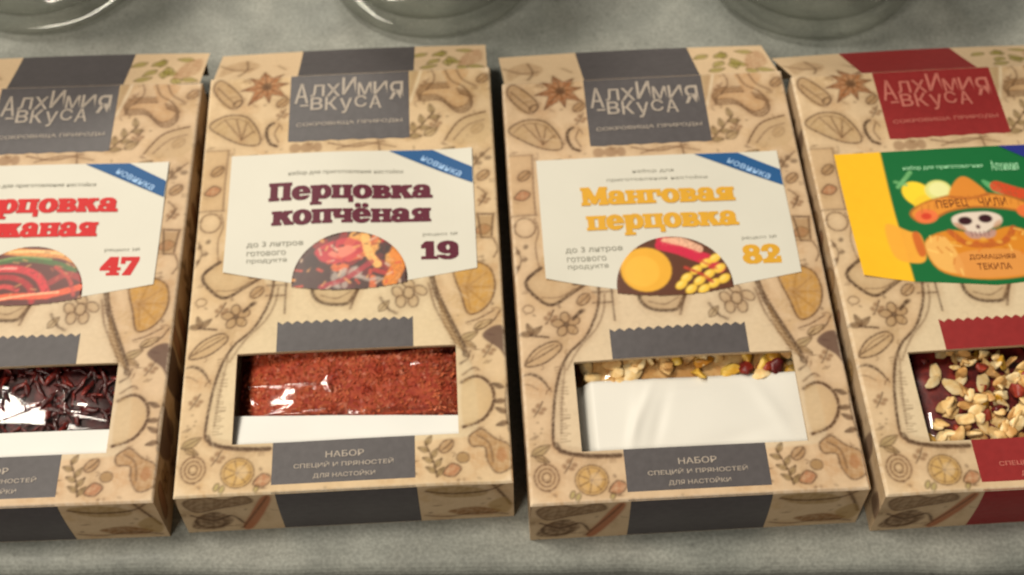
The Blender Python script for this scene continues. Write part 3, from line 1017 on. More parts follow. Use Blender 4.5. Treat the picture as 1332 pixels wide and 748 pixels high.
def slab_raster(text, x0, x1, y0, y1, slope=0.0, res=0.13, lead=0.02):
    """fat slab-serif lettering as runs of quads; y0 = baseline, y1 = top of the x-height (or of the digits)"""
    adv = sum(SLAB[ch][0] for ch in text)
    sx = (x1 - x0) / adv
    digits = text[0].isdigit()
    sy = (y1 - y0) / (1.34 if digits else 1.0)
    asc, desc = 1.6, -.6
    ny = int((asc - desc) * sy / res)
    nx = int((x1 - x0) / res) + 2
    nx += 8
    xs = (np.arange(nx) - 3.5) * res
    ys = desc * sy + (np.arange(ny) + .5) * res
    X, Y = np.meshgrid(xs, ys)
    G = np.zeros(X.shape, bool)
    pen = 0.0
    for ch in text:
        a, prims = SLAB[ch]
        U, V = X / sx - pen, Y / sy
        g = np.zeros(X.shape, bool)
        box = (U > -.05) & (U < a + .05)
        for p in prims:
            if p[0] == 'r':
                g |= (U >= p[1]) & (U <= p[3]) & (V >= p[2]) & (V <= p[4])
            elif p[0] == 'c':
                g &= ~((U >= p[1]) & (U <= p[3]) & (V >= p[2]) & (V <= p[4]))
            elif p[0] == 'o':
                _, cx, cy, rx, ry, ix, iy = p
                m = ((U - cx) / rx) ** 2 + ((V - cy) / ry) ** 2 <= 1
                if ix:
                    m &= ((U - cx) / ix) ** 2 + ((V - cy) / iy) ** 2 >= 1
                    hole = ((U - cx) / ix) ** 2 + ((V - cy) / iy) ** 2 < 1
                    g &= ~hole
                g |= m
            else:
                q = p[1]
                ins = np.zeros(X.shape, bool)
                for (ax, ay), (bx, by) in zip(q, q[1:] + q[:1]):
                    if abs(by - ay) > 1e-9:
                        ins ^= ((ay > V) != (by > V)) & (U < (bx - ax) * (V - ay) / (by - ay) + ax)
                g |= ins
        G |= g & box
        pen += a
    for ax, n in ((1, 2), (0, 1)):
        D = G.copy()
        for k in range(1, n + 1):
            D |= np.roll(G, k, ax) | np.roll(G, -k, ax)
        G = D
    # merge equal runs of neighbouring rows
    active, quads = {}, []
    for j in range(ny + 1):
        runs = []
        if j < ny:
            row = np.concatenate([[0], G[j].astype(int), [0]])
            d = np.diff(row)
            runs = list(zip(np.where(d == 1)[0], np.where(d == -1)[0]))
        nxt = {}
        for r in runs:
            nxt[r] = active.pop(r, j)
        for (a, b), j0 in active.items():
            n = max(1, int((b - a) * res / 2.0))
            cut = [a + (b - a) * i // n for i in range(n)] + [b]
            quads += [(p, q, j0, j) for p, q in zip(cut[:-1], cut[1:])]
        active = nxt
    V, F = [], []
    for a, b, j0, j1 in quads:
        k = len(V)
        xa, xb = (a - 4) * res, (b - 4) * res
        ya, yb = desc * sy + j0 * res, desc * sy + j1 * res
        V += [(xa, ya), (xb, ya), (xb, yb), (xa, yb)]
        F.append((k, k + 1, k + 2, k + 3))
    V = np.array(V)
    V = np.column_stack([V[:, 0] + x0, V[:, 1] + y0 + slope * V[:, 0]])
    return V, F


def ink(name, part, off, mat, parent):
    V, F = part
    return mesh(name, S(V, off), F, mat, parent)


# ------------------------------------------------------------------ carton parts
def crest_lettering(parent, mat):
    up = []
    # brand name: two interlocked lines on a gentle arch, first and last letters dropped
    word = "АЛХИМИЯ"
    xs = np.linspace(30.2, 69.2, len(word) + 1)
    base = [150.0, 153.0, 152.8, 153.4, 152.8, 153.0, 150.2]
    top = [159.4, 158.6, 158.8, 161.6, 158.8, 159.0, 158.6]
    for i, ch in enumerate(word):
        up.append(fit(ch, xs[i] + .35, xs[i + 1] - .35, base[i], top[i], 0.009))
    word = "ВКУСА"
    xs = np.linspace(35.8, 61.6, len(word) + 1)
    base = [146.8, 146.4, 144.6, 147.2, 146.4]
    for i, ch in enumerate(word):
        up.append(fit(ch, xs[i] + .45, xs[i + 1] - .45, base[i], 152.6 if i != 2 else 151.6, 0.009))
    for (x, y), l in (((32.6, 148.6), 3.0),):
        up.append(([(x, y), (x + l, y), (x + l, y + .7), (x, y + .7)], [(0, 1, 2, 3)]))
    up.append(fit("СОКРОВИЩА ПРИРОДЫ", 31.6, 68.4, 139.0, 140.9, 0.006, .012))
    ink("brand_lettering", join(up), .24, mat, parent)


def zig(x):
    k = (x - 28.6) / 3.05
    return 57.6 + 1.15 * abs(2 * (k - math.floor(k)) - 1) ** .8


def add_band_parts(root, col, pale):
    cr = ink("crest", ruled(28.9, 70.9, lambda x: 132.6 + .25 * math.sin(x * .9), lambda x: L - .75), .09, col, root)
    crest_lettering(cr, pale)
    xs = [28.6 + 3.05 * i / 2 for i in range(29)]
    ink("scalloped_band", ruled(28.5, 71.2, lambda x: WY1 + .02, zig, breaks=xs, step=.5, rows=3), .06, col, root)
    lb = ink("lower_band", ruled(28.7, 71.2, lambda x: .12, lambda x: WY0 - .02), .06, col, root)
    ink("band_lettering", join([fit("НАБОР", 44.6, 56.0, 10.5, 12.6, .008, .006),
                                fit("СПЕЦИЙ И ПРЯНОСТЕЙ", 35.2, 64.8, 7.1, 9.2, .008, .006),
                                fit("ДЛЯ НАСТОЙКИ", 41.0, 59.4, 3.7, 5.8, .008, .006)]), .24, pale, lb)
    pts, F = ruled(29.6, 71.5, lambda x: .3, lambda x: H - .95, rows=10)
    V = np.column_stack([pts[:, 0], near_y(pts[:, 0], pts[:, 1]) - .06, pts[:, 1]])
    mesh("near_end_band", V, F, col, root)


def add_flap(root, ang, length, shift, col, skew=0.0):
    """tuck-in lid flap sprung half open at the far end"""
    x0, x1 = 1.0, 99.0
    c = Canvas(x0, 0, x1, length, .45, np.array(KRAFT) * 1.06)
    star_anise(c, 20.4, -4.5, 9.0, .15)
    c.fill([(3, 3), (8, 8), (13, 6), (16, 14), (9, 18), (3, 12)], (0.36, .22, .11), .5, mottle=.3)
    c.line([(2, 14), (8, 9), (14, 10)], .5, INK, .6)
    c.line([(9.5, 3), (12, 9), (11, 18)], .6, INK2, .6)
    c.line([(23, 12), (26, 8)], .4, INK2, .6)
    for i in range(11):
        x = 75 + 20 * ((i * 0.37) % 1)
        y = 3 + (length - 7) * ((i * 0.61) % 1)
        leaf(c, x, y, 6.5, 3.4, .4 + i * 1.1, (0.30, .255, .055), .75)
    c.fill([(89, 4), (97, 8), (97, 20), (91, 16)], (0.34, .17, .08), .5, mottle=.4)
    ca, sa = math.cos(ang), math.sin(ang)

    def place(x, v, off=0.0):
        r = 2.2
        bend = np.where(v < r, 1 - (v / r) * .5, .5)      # soft crease at the hinge
        sag = 0.9 * np.sin(np.pi * np.clip((x - x0) / (x1 - x0), 0, 1)) * (v / length) ** 2
        return np.column_stack([x + skew * v, L - .2 + v * ca - off * 0 , H - .75 - v * sa + sag + off - .25 * (1 - bend) * 0])
    V = place(c.X.ravel(), c.Y.ravel())
    fl = mesh("lid_flap", V, grid_faces(c.nx, c.ny), 'kraft', root, c.C.reshape(-1, 3), True)
    fl.data.materials.append(M['kraft_raw'])
    pts, F = ruled(30.0 + shift, 71.6 + shift, lambda x: .35, lambda x: length - .05, rows=9)
    mesh("flap_band", place(pts[:, 0], pts[:, 1], .07), F, col, fl)
    # tuck lip folded down from the flap's free edge
    n = 16
    xs = np.linspace(x0 + 2, x1 - 2, n)
    top = place(xs, np.full(n, length))
    dep = min(10.0, top[:, 2].min() - 1.2)
    low = top + np.array([0, -2.0, -dep])
    mesh("tuck_lip", np.vstack([top, low]), [(i, i + 1, n + i + 1, n + i) for i in range(n - 1)], 'kraft_raw', fl)
    # dust flaps closing the carton mouth from both sides
    for s_ in (0, 1):
        xa = 0.4 if s_ == 0 else W - .4
        xb = 38 if s_ == 0 else W - 38
        V = [(xa, L - .4, .6), (xb, L - 3.5, 3), (xb, L - 3.5, H - 4), (xa, L - .4, H - 1.4)]
        mesh("dust_flap", V, [(0, 1, 2, 3)], 'kraft_raw', root)


# ------------------------------------------------------------------ label stickers
LAB = [(9.9, 127.6), (91.9, 126.6), (92.6, 76.4), (69.6, 71.6), (33.0, 72.4), (9.9, 79.0)]


def label_bottom(x):
    pts = [(9.9, 79.0), (33.0, 73.2), (69.6, 72.4), (92.6, 76.4)]
    for (ax, ay), (bx, by) in zip(pts[:-1], pts[1:]):
        if x <= bx:
            return ay + (by - ay) * (x - ax) / (bx - ax)
    return pts[-1][1]


def label_base(root, name="label", mat='label'):
    pts, F = ruled(9.9, 92.2, label_bottom, lambda x: 127.7 - .9 * (x - 9.9) / 82, breaks=(33, 69.6))
    V = S(pts, .12)
    return mesh(name, lift(V), F, mat, root)


def lift(V):
    V = V.copy()          # the label's paper comes away a little at its corners
    x, y = V[:, 0], V[:, 1]
    V[:, 2] += 0.5 * np.clip((x - 80) / 12, 0, 1) ** 2 * (.4 + .6 * np.clip((y - 100) / 26, 0, 1))
    V[:, 2] += 0.6 * np.clip((22 - x) / 13, 0, 1) ** 2 * np.clip((92 - y) / 14, 0, 1)
    return V


def lmesh(name, part, off, mat, parent):
    V, F = part
    return mesh(name, lift(S(V, off)), F, mat, parent)


MCX, MCY, MR = 51.0, 73.5, 18.6


def medallion(parent, paint, base):
    """half-round picture at the foot of the label"""
    c = Canvas(MCX - MR, 69.0, MCX + MR, MCY + MR + .6, .33, base)
    paint(c)
    X, Y = c.X, c.Y
    cx = (X[:-1, :-1] + X[1:, 1:]) / 2
    cy = (Y[:-1, :-1] + Y[1:, 1:]) / 2
    r = np.hypot((cx - MCX), (cy - MCY) * .98)
    foot = 69.6 + 2.2 * ((cx - MCX) / MR) ** 2 * (1 + .0 * cx)
    keep = (r < MR) & (cy > foot)
    V = lift(S(np.column_stack([X.ravel(), Y.ravel()]), .34))
    # pull rim vertices onto the true arc so that the outline is clean
    F = grid_faces(c.nx, c.ny, keep)
    used = np.unique(F)
    remap = -np.ones(len(V), int)
    remap[used] = np.arange(len(used))
    V = V[used]
    d = np.hypot(V[:, 0] - MCX, (V[:, 1] - MCY) * .98)
    rim = (d > MR - .36) & (V[:, 1] > MCY - 1)
    k = np.where(rim, MR / np.maximum(d, 1e-6), 1.0)
    V[:, 0] = MCX + (V[:, 0] - MCX) * k
    V[:, 1] = MCY + (V[:, 1] - MCY) * k
    mesh("medallion", V, remap[F], 'label_print', parent, c.C.reshape(-1, 3)[used], True)


def paint_rye(c):
    k = dict(halo=False)
    c.line([(38, 92), (50, 90), (62, 88.6), (69, 84)], 2.2, (0.62, .25, .06), .95, **k)
    c.line([(44, 90.6), (54, 90.4), (62, 89)], .7, (0.80, .50, .20), .8, **k)
    c.line([(33, 84), (46, 87.4), (58, 86.0), (66, 82.6)], 1.5, (0.055, .12, .03), .95, **k)
    c.line([(36, 85.6), (47, 88.4), (58, 87.2)], .5, (0.20, .30, .10), .7, **k)
    c.line([(32, 79), (38, 83.4), (48, 83.6), (55, 80), (58.6, 73)], 2.0, (0.55, .030, .04), .95, **k)
    c.line([(34, 81), (40, 83.9), (47, 84)], .55, (0.88, .36, .30), .85, **k)
    c.line([(35, 75), (40, 80), (47, 80.2), (52.6, 76.4), (54, 71)], 1.5, (0.36, .018, .024), .95, **k)
    c.line([(39, 73), (43.6, 77), (48.6, 75.6)], 1.2, (0.55, .05, .05), .9, **k)
    c.line([(33, 70.8), (46, 73.0), (58, 73.0), (69, 76)], 1.7, (0.72, .10, .035), .95, **k)
    c.line([(40, 71.6), (52, 73.4), (62, 74.2)], .5, (0.92, .45, .26), .8, **k)
    c.line([(59, 78), (64, 81), (69, 79)], 1.6, (0.30, .03, .03), .9, **k)
    c.line([(60, 84), (65, 79), (67, 73)], .9, (0.45, .05, .04), .8, **k)
    r = np.random.default_rng(12)
    for i in range(40):
        x, y, t = r.uniform(33, 69), r.uniform(70, 91), r.uniform(0, 3.1)
        c.line([(x, y), (x + r.uniform(.6, 1.8) * math.cos(t), y + r.uniform(.6, 1.8) * math.sin(t))], .35,
               [(0.40, .10, .05), (0.03, .008, .008), (0.60, .30, .12)][i % 3], .55, **k)


def paint_smoked(c):
    r = np.random.default_rng(5)
    for i in range(26):
        x, y = r.uniform(33, 69), r.uniform(70, 91)
        t = r.uniform(0, 3.1)
        l = r.uniform(2, 6)
        col = [(0.42, .03, .025), (0.62, .14, .04), (0.12, .02, .02), (0.70, .33, .08), (0.25, .02, .02)][i % 5]
        c.line([(x, y), (x + l * math.cos(t), y + l * math.sin(t))], r.uniform(1.2, 2.6), col, .85, taper=True, halo=False)
    c.fill([(40, 86), (50, 90), (56, 86), (50, 80), (42, 81)], (0.50, .030, .045), .85)
    c.fill([(44, 84), (50, 87), (53, 85), (48, 82)], (0.74, .23, .15), .75)
    c.line([(56, 90), (57, 84), (60, 79)], 2.0, (0.80, .42, .12), .9, halo=False)
    c.line([(66, 84), (66.5, 78), (64, 72)], 3.4, (0.66, .21, .025), .9, halo=False)
    for i in range(14):
        x, y = r.uniform(46, 60), r.uniform(71, 79)
        c.ell(x, y, r.uniform(1.2, 2.4), r.uniform(.6, 1.2), (0.45, .37, .32), .6, r.uniform(0, 3))
    c.line([(42, 71), (50, 74), (58, 80)], 1.4, (0.34, .03, .04), .8, halo=False)
    for i in range(60):
        x, y, t = r.uniform(33, 69), r.uniform(70, 91), r.uniform(0, 3.1)
        l = r.uniform(.8, 2.6)
        col = [(0.66, .30, .10), (0.05, .012, .012), (0.55, .06, .03), (0.60, .42, .30)][i % 4]
        c.line([(x, y), (x + l * math.cos(t), y + l * math.sin(t))], r.uniform(.3, .8), col, .7, taper=True, halo=False)
    c.ell(62.5, 85.4, 2.0, 2.6, (0.03, .014, .012), .9)
    c.ell(38.6, 81, 2.4, 3.0, (0.035, .014, .012), .8)


def paint_mango(c):
    c.ell(42.4, 80.0, 8.2, 8.6, (0.70, .36, .035), 1.0)
    c.ell(41.0, 79.4, 5.6, 6.0, (0.76, .42, .05), .8)
    c.line([(49, 91), (56, 86), (62, 83)], 3.2, (0.52, .025, .055), .95, halo=False)
    c.line([(50, 90.4), (55, 90), (60, 87)], 2.4, (0.75, .42, .28), .9, halo=False)
    c.line([(48, 89), (58, 85), (66, 79)], 2.6, (0.55, .02, .06), .9, halo=False)
    for p in [(55, 76), (58.4, 78.8), (61.8, 81.2), (65, 83), (59, 74.6), (62.4, 77), (66, 79), (56, 71.6), (60, 71.4), (63.6, 73.4), (67, 75), (53, 73.4)]:
        c.ell(p[0], p[1], 2.2, 1.4, (0.78, .50, .06), .95, .7)
        c.ell(p[0] - .4, p[1] + .3, 1.2, .6, (0.84, .62, .16), .8, .7)
    c.line([(55, 80), (60, 77), (63, 74)], .8, (0.45, .05, .03), .8, halo=False)
    c.line([(60, 82.5), (65, 79)], .7, (0.5, .06, .03), .7, halo=False)


def make_label(root, line1, x1, line2, x2, number, col, paint, base, two_line_head=False):
    lb = label_base(root)
    slope = -.018
    lmesh("title", join([slab_raster(line1, x1[0], x1[1], 107.2, 112.7, slope),
                         slab_raster(line2, x2[0], x2[1], 96.9, 102.5, slope)]), .36, col, lb)
    lmesh("recipe_number", slab_raster(number, 74.3, 86.6, 80.4, 87.6, slope), .2, col, lb)
    lmesh("ribbon", convex([(63.8, 126.85), (78.8, 126.7), (92.0, 118.4), (91.9, 111.6)]), .36, 'blue', lb)
    V, F = fit("новинка", 0, 15.4, -1.15, 1.15, .008)
    a = math.radians(-31.5)
    V = np.column_stack([75.0 + V[:, 0] * math.cos(a) - V[:, 1] * math.sin(a), 123.4 + V[:, 0] * math.sin(a) + V[:, 1] * math.cos(a)])
    lmesh("ribbon_lettering", (V, F), .48, 'sky', lb)
    for nm, part in (("volume_note", fit("до 3 литров", 17.0, 35.6, 88.0, 90.6, .008, slope)),
                     ("product_note", fit("готового", 17.2, 30.0, 84.9, 86.7, .004, slope)),
                     ("product_note", fit("продукта", 17.3, 30.4, 81.7, 83.5, .004, slope)),
                     ("number_caption", fit("рецепт №", 74.8, 86.2, 89.6, 91.2, .0, slope))):
        lmesh(nm, part, .36, 'grey_print', lb)
    if two_line_head:
        lmesh("heading", fit("набор для", 42, 56, 119.6, 121.4, .0, slope), .36, 'grey_print', lb)
        lmesh("heading", fit("приготовления настойки", 33, 67, 116.4, 118.2, .0, slope), .36, 'grey_print', lb)
    else:
        lmesh("heading", fit("набор для приготовления настойки", 29.6, 68.4, 117.4, 119.6, .0, slope), .36, 'grey_print', lb)
    medallion(lb, paint, base)


def fiesta_label(root):
    GREEN = (0.007, 0.125, 0.034)
    YEL = (0.80, .45, .018)
    c = Canvas(8.6, 67.5, 92.2, 127.9, .30, GREEN)
    c.fill([(0, 140), (24.6, 140), (24.0, 100), (24.4, 60), (0, 60)], YEL, 1.0, smooth=False)
    c.fill([(20, 97), (27, 93.5), (30.4, 91.4), (30.0, 82), (26, 80.5), (20, 84)], (0.78, .36, .04), .95)
    # lemon and lime
    c.ell(33.4, 108.6, 4.6, 6.0, (0.82, .58, .03), 1, .6)
    c.ell(35.6, 104.8, 4.6, 3.4, (0.78, .52, .03), 1, .2)
    c.ell(40.4, 109.6, 4.5, 4.3, (0.62, .62, .20), 1)
    c.ell(40.6, 109.9, 3.3, 3.1, (0.72, .72, .34), .8)
    c.line([(27.6, 112.4), (30, 115), (32.6, 118)], 1.1, (0.16, .42, .16), .8, halo=False)
    c.line([(30.4, 113.0), (27, 114.6)], .9, (0.16, .42, .16), .7, halo=False)
    c.line([(56, 112), (59, 108.6), (61, 106)], 2.0, (0.10, .36, .14), .8, taper=True, halo=False)
    c.line([(60, 109.4), (67, 106), (78, 102)], 3.4, (0.58, .06, .02), .95, halo=False)
    # straw hat
    brim = [(29.2, 100.6), (34, 104.6), (44, 107), (53, 107), (63, 105), (70.6, 99.6), (71, 96), (63, 99.4), (52, 101.4), (42, 100.6), (33, 96.6)]
    c.fill(brim, (0.66, .25, .035), 1.0)
    c.line(brim, .7, (0.40, .12, .02), .7, closed=True, halo=False)
    c.fill([(43.4, 106.4), (46, 112), (49.6, 114.6), (53, 112), (56, 106.2), (50, 105.4)], (0.62, .22, .03), 1.0)
    c.line([(43.6, 106.4), (50, 105.2), (56, 106.4)], .9, (0.36, .10, .02), .7, halo=False)
    c.ell(34, 99.2, 3.8, 3.0, (0.72, .16, .05), .95)
    c.ell(34, 99.2, 1.7, 1.4, (0.55, .04, .02), .9)
    c.ell(67.5, 98.6, 3.6, 2.8, (0.70, .15, .04), .95)
    # poncho and scroll
    c.fill([(31, 88.6), (40, 92.6), (50, 90), (60, 92.6), (68, 88), (72, 77), (60, 72.8), (45, 72.6), (33, 77.2)], (0.60, .215, .02), 1.0)
    c.fill([(31, 88), (38, 90), (41, 76), (33, 78)], (0.76, .44, .12), .8)
    c.fill([(41, 83), (60, 83), (62, 74), (40, 74)], (0.66, .28, .07), .8)
    c.line([(40, 92), (44, 87), (50, 85.6), (57, 87), (61, 92)], 1.5, (0.42, .09, .02), .75, halo=False)
    c.fill([(27.6, 92), (30, 92.4), (30.4, 84), (28, 83.6)], (0.50, .09, .02), .85)
    rr = np.random.default_rng(6)
    for i in range(46):
        x, y = rr.uniform(31, 70), rr.uniform(74, 91)
        if not (41 < x < 60 and y < 83):
            c.line([(x, y), (x + rr.normal(0, 1.4), y + rr.uniform(.8, 2.4))], .35, [(0.46, .12, .015), (0.84, .56, .16), (0.60, .16, .02)][i % 3], .65, halo=False)
    for i in range(16):
        x = 33 + i * 2.3
        c.line([(x, 100.0 + 4 * math.sin((x - 30) / 40 * 3.14)), (x + .5, 102.4 + 4 * math.sin((x - 30) / 40 * 3.14))], .3, (0.42, .13, .02), .6, halo=False)
    # skull face under the hat
    q = lambda p: [(50 + (x - 50) * .95, 95.2 + (y - 94.6) * .80) for x, y in p]
    c.fill(q([(41.6, 97.6), (45, 99.6), (50, 99.8), (55, 99.4), (58.4, 97), (58, 93.4), (54, 91), (50.6, 88.4), (47, 88.6), (44.6, 91), (41.8, 93.6)]), (0.66, .56, .47), 1.0)
    c.fill(q([(44.6, 90.6), (50, 88.8), (55, 90.4), (53.6, 86.4), (46.4, 86.4)]), (0.42, .25, .22), .9)
    c.fill(q([(41.8, 95), (43, 91.4), (45.4, 91), (44, 94)]), (0.42, .16, .06), .7)
    c.fill(q([(58.2, 95), (57, 91.4), (54.6, 91), (56, 94)]), (0.46, .20, .08), .6)
    c.ell(46.0, 96.0, 2.3, 1.75, (0.035, .008, .012), 1)
    c.ell(52.8, 96.4, 2.3, 1.75, (0.035, .008, .012), 1)
    c.ell(49.6, 93.2, .7, .85, (0.08, .03, .03), .95)
    for i in range(5):
        c.line([(46.8 + 1.4 * i, 91.2), (46.9 + 1.35 * i, 89.6)], .28, (0.2, .1, .1), .7, smooth=False, halo=False)
    for i in range(9):
        c.ell(40 + 2.5 * i, 87.4 + .8 * math.sin(i * 1.9), 1.0, .7, [(0.70, .34, .05), (0.46, .10, .02)][i % 2], .85)
    X, Y = c.X, c.Y
    # outline: same die as the others, foot curving lower
    bot = np.interp(c.xs, [8.6, 24, 50, 72, 92.2], [77.0, 73.4, 70.0, 71.6, 76.0])
    top = np.interp(c.xs, [8.6, 92.2], [127.6, 126.6])
    T = (c.ys - c.ys[0]) / (c.ys[-1] - c.ys[0])
    Y2 = np.clip(Y, bot[None, :], top[None, :])
    cy = (Y2[:-1, :-1] + Y2[1:, 1:]) / 2
    keep = (Y2[1:, :-1] - Y2[:-1, :-1] > 1e-6) | (Y2[1:, 1:] - Y2[:-1, 1:] > 1e-6)
    V = lift(S(np.column_stack([X.ravel(), Y2.ravel()]), .12))
    F = grid_faces(c.nx, c.ny, keep)
    lb = mesh("label", V, F, 'label_print', root, c.C.reshape(-1, 3), True)
    lb['label'] = "green and yellow label with a skull in a straw hat"
    lmesh("corner_ribbon", convex([(64.6, 126.8), (88, 126.4), (91.9, 124), (91.9, 107.5)]), .36, 'navy', lb)
    lmesh("heading_lettering", join([fit("набор для приготовления", 30.6, 57.4, 118.6, 120.8, .008, -.05),
                                     fit("Алхимия", 60.0, 69.4, 116.2, 120.4, .008, -.05)]), .36, 'mint', lb)
    lmesh("hat_lettering", join([fit("ПЕРЕЦ", 38.2, 48.6, 101.4, 105.2, .008), fit("ЧИЛИ", 52.2, 61.4, 101.6, 105.0, .008, -.05)]), .36, 'brown', lb)
    lmesh("scroll_lettering", join([fit("ДОМАШНЯЯ", 43.6, 58.6, 80.0, 82.2, .008, -.04), fit("ТЕКИЛА", 45.4, 56.4, 76.2, 78.6, .008, -.04)]), .36, 'brown', lb)
    return lb


# ------------------------------------------------------------------ the setting
def build_shelf():
    # slab with a rounded nosing, carrying the boxes and jars
    y0, y1, th, r = 0.1662, 0.62, 0.032, 0.005
    prof = [(y1, 0.0)]
    for i in range(7):
        t = math.pi / 2 * i / 6
        prof.append((y0 + r - r * math.sin(t), -r + r * math.cos(t)))
    prof += [(y0, -th + .002), (y0 + .002, -th), (y1, -th)]
    n = 60
    xs = np.linspace(-0.62, 0.62, n)
    V, F = [], []
    K = len(prof)
    rr = np.random.default_rng(3)
    ph = rr.uniform(0, 6, 6)
    for x in xs:
        wob = sum(0.00022 * math.sin(x * w + p) for w, p in zip((31, 57, 93, 140, 210, 17), ph))
        for y, z in prof:
            near = y < y0 + .01
            V.append(((x) / MM, (y + (wob if near else 0)) / MM, z / MM))
    for i in range(n - 1):
        for j in range(K):
            F.append((i * K + j, (i + 1) * K + j, (i + 1) * K + (j + 1) % K, i * K + (j + 1) % K))
    F.append(tuple(range(K)))
    F.append(tuple(range((n - 1) * K + K - 1, (n - 1) * K - 1, -1)))
    o = mesh("shelf", V, F, 'shelf', None, None, False)
    o.rotation_euler = (0, 0, math.radians(-0.75))
    o['kind'] = 'structure'
    return o


build_shelf()


def lathe(prof, n=72):
    V, F = [], []
    for r, z in prof:
        for i in range(n):
            t = 2 * math.pi * i / n
            V.append((r * math.cos(t), r * math.sin(t), z))
    K = len(prof)
    for j in range(K - 1):
        for i in range(n):
            F.append((j * n + i, j * n + (i + 1) % n, (j + 1) * n + (i + 1) % n, (j + 1) * n + i))
    F.append(tuple(range(n - 1, -1, -1)))
    F.append(tuple((K - 1) * n + i for i in range(n)))
    return V, F


JAR = None


def glass_jar(x, y, rz, label):
    global JAR
    root = empty("glass_jar", (x, y, 0.0003), rz)
    if JAR is None:
        outer = [(30, 1.6), (33, .5), (36, 0.0), (39.2, .6), (41.6, 2.6), (42.8, 6), (43.2, 12), (43.2, 74), (41.5, 82), (37, 88), (36, 91), (36, 100), (35.2, 101.5)]
        inner = [(33.6, 101.5), (33, 100), (33, 89), (38, 80), (39.6, 73), (39.6, 15), (38.4, 9.6), (34.5, 7.2), (26, 6.4), (10, 7.4), (.6, 8.0)]
        base = [(.6, 3.2), (16, 2.8), (27, 2.2)]
        V, F = lathe(base + outer + inner)
        JAR = mesh_data("jar_body", V, F, 'glass', None, True)
    obj("jar_body", JAR, root)
    # screw thread and foot ring, moulded in the glass
    prof = []
    for i in range(13):
        t = 2 * math.pi * i / 12
        prof.append((36.6 + 1.1 * math.cos(t), 94 + 1.0 * math.sin(t)))
    V, F = lathe(prof)
    mesh("neck_thread", V, F[:-2], 'glass', root, None, True)
    V, F = lathe([(39.0, 88.5), (39.4, 89.0), (39.4, 102.0), (38.4, 103.2), (36.5, 103.4), (35.5, 102.8), (.6, 102.8)])
    mesh("lid", V, F[:-2] + F[-1:], 'lid', root, None, True)  # unseen opaque lid, added so the jar casts a darker shadow on the shelf
    tag(root, label, 'jar', 'clear glass jars behind the boxes')
    return root


glass_jar(-0.1850, 0.4305, 0.2, "clear glass jar standing behind the carton with red lettering 47")
glass_jar(-0.0295, 0.4250, 1.3, "clear glass jar behind the carton with maroon lettering 19")
glass_jar(0.1205, 0.4205, 2.2, "clear glass jar between the mango carton and the red banded carton, behind them")


# ------------------------------------------------------------------ the cartons
SPOT = {
    1: (-0.20612, 0.17705, 0.01957),
    2: (-0.10052, 0.18006, 0.03656),
    3: (0.00420, 0.17560, 0.04000),
    4: (0.10810, 0.17669, 0.04560),
}
TEXT = {
    1: "kraft spice carton with red lettering and number 47, leftmost in the row",
    2: "kraft spice carton with maroon lettering and number 19 on its label",
    3: "kraft spice carton with yellow lettering and number 82 on its label",
    4: "kraft spice carton with crimson bands and green and yellow label",
}


BULGE = {}


def make_box(k, col, pale, flap_ang, flap_len, flap_shift, skew=0.0):
    x, y, a = SPOT[k]
    root = empty("spice_carton", (x, y, 0.0002), a)
    tag(root, TEXT[k], 'carton', 'kraft spice cartons lying in a row')
    r = np.random.default_rng(300 + k)
    DENTS[:] = [(r.uniform(0, W), r.uniform(0, L), r.normal(0, .45), r.uniform(12, 30)) for _ in range(7)]
    DENTS.append((r.choice([4.0, 96.0]), r.choice([4.0, 160.0]), -r.uniform(.5, 1.0), 9))
    BULGE[k] = list(DENTS)
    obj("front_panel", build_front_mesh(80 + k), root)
    obj("window_edge", build_window_edge(), root)
    obj("near_end_panel", NEAR_ME, root)
    obj("side_panel", SIDE_ME[0], root)
    obj("side_panel", SIDE_ME[1], root)
    obj("back_panel", BACK_ME, root)
    add_band_parts(root, col, pale)
    add_flap(root, math.radians(flap_ang), flap_len, flap_shift, col, skew)
    return root


B1 = make_box(1, 'grey', 'pale', 22, 25.0, 0.0)
make_label(B1, "Перцовка", (22.6, 77.0), "ржаная", (30.5, 71.4), "47", 'scarlet', paint_rye, (0.10, .022, .018))
B2 = make_box(2, 'grey', 'pale', 27, 25.0, 1.0)
make_label(B2, "Перцовка", (23.6, 78.2), "копчёная", (25.0, 77.6), "19", 'maroon', paint_smoked, (0.055, .02, .016))
B3 = make_box(3, 'grey', 'pale', 24.5, 25.0, -.6, -.05)
make_label(B3, "Манговая", (24.0, 75.2), "перцовка", (25.0, 74.8), "82", 'amber', paint_mango, (0.10, .035, .018), True)
B4 = make_box(4, 'red', 'pale_red', 31, 25.0, -4.0, -.10)
fiesta_label(B4)


# ------------------------------------------------------------------ what shows through the windows
def bumps(x, y, s, seed):
    r = np.random.default_rng(seed)
    out = np.zeros_like(x)
    for i in range(14):
        k = r.uniform(.12, .9) / s
        t = r.uniform(0, 2 * math.pi)
        out += np.sin((x * math.cos(t) + y * math.sin(t)) * k * 6.28 / 3 + r.uniform(0, 6)) / (1 + 1.6 * k)
    return out / 5


def sachet_root(k, label):
    x, y, a = SPOT[k]
    root = empty("spice_sachet", (x, y, 0.0008), a)
    tag(root, label, 'sachet', 'spice sachets inside the cartons')
    return root


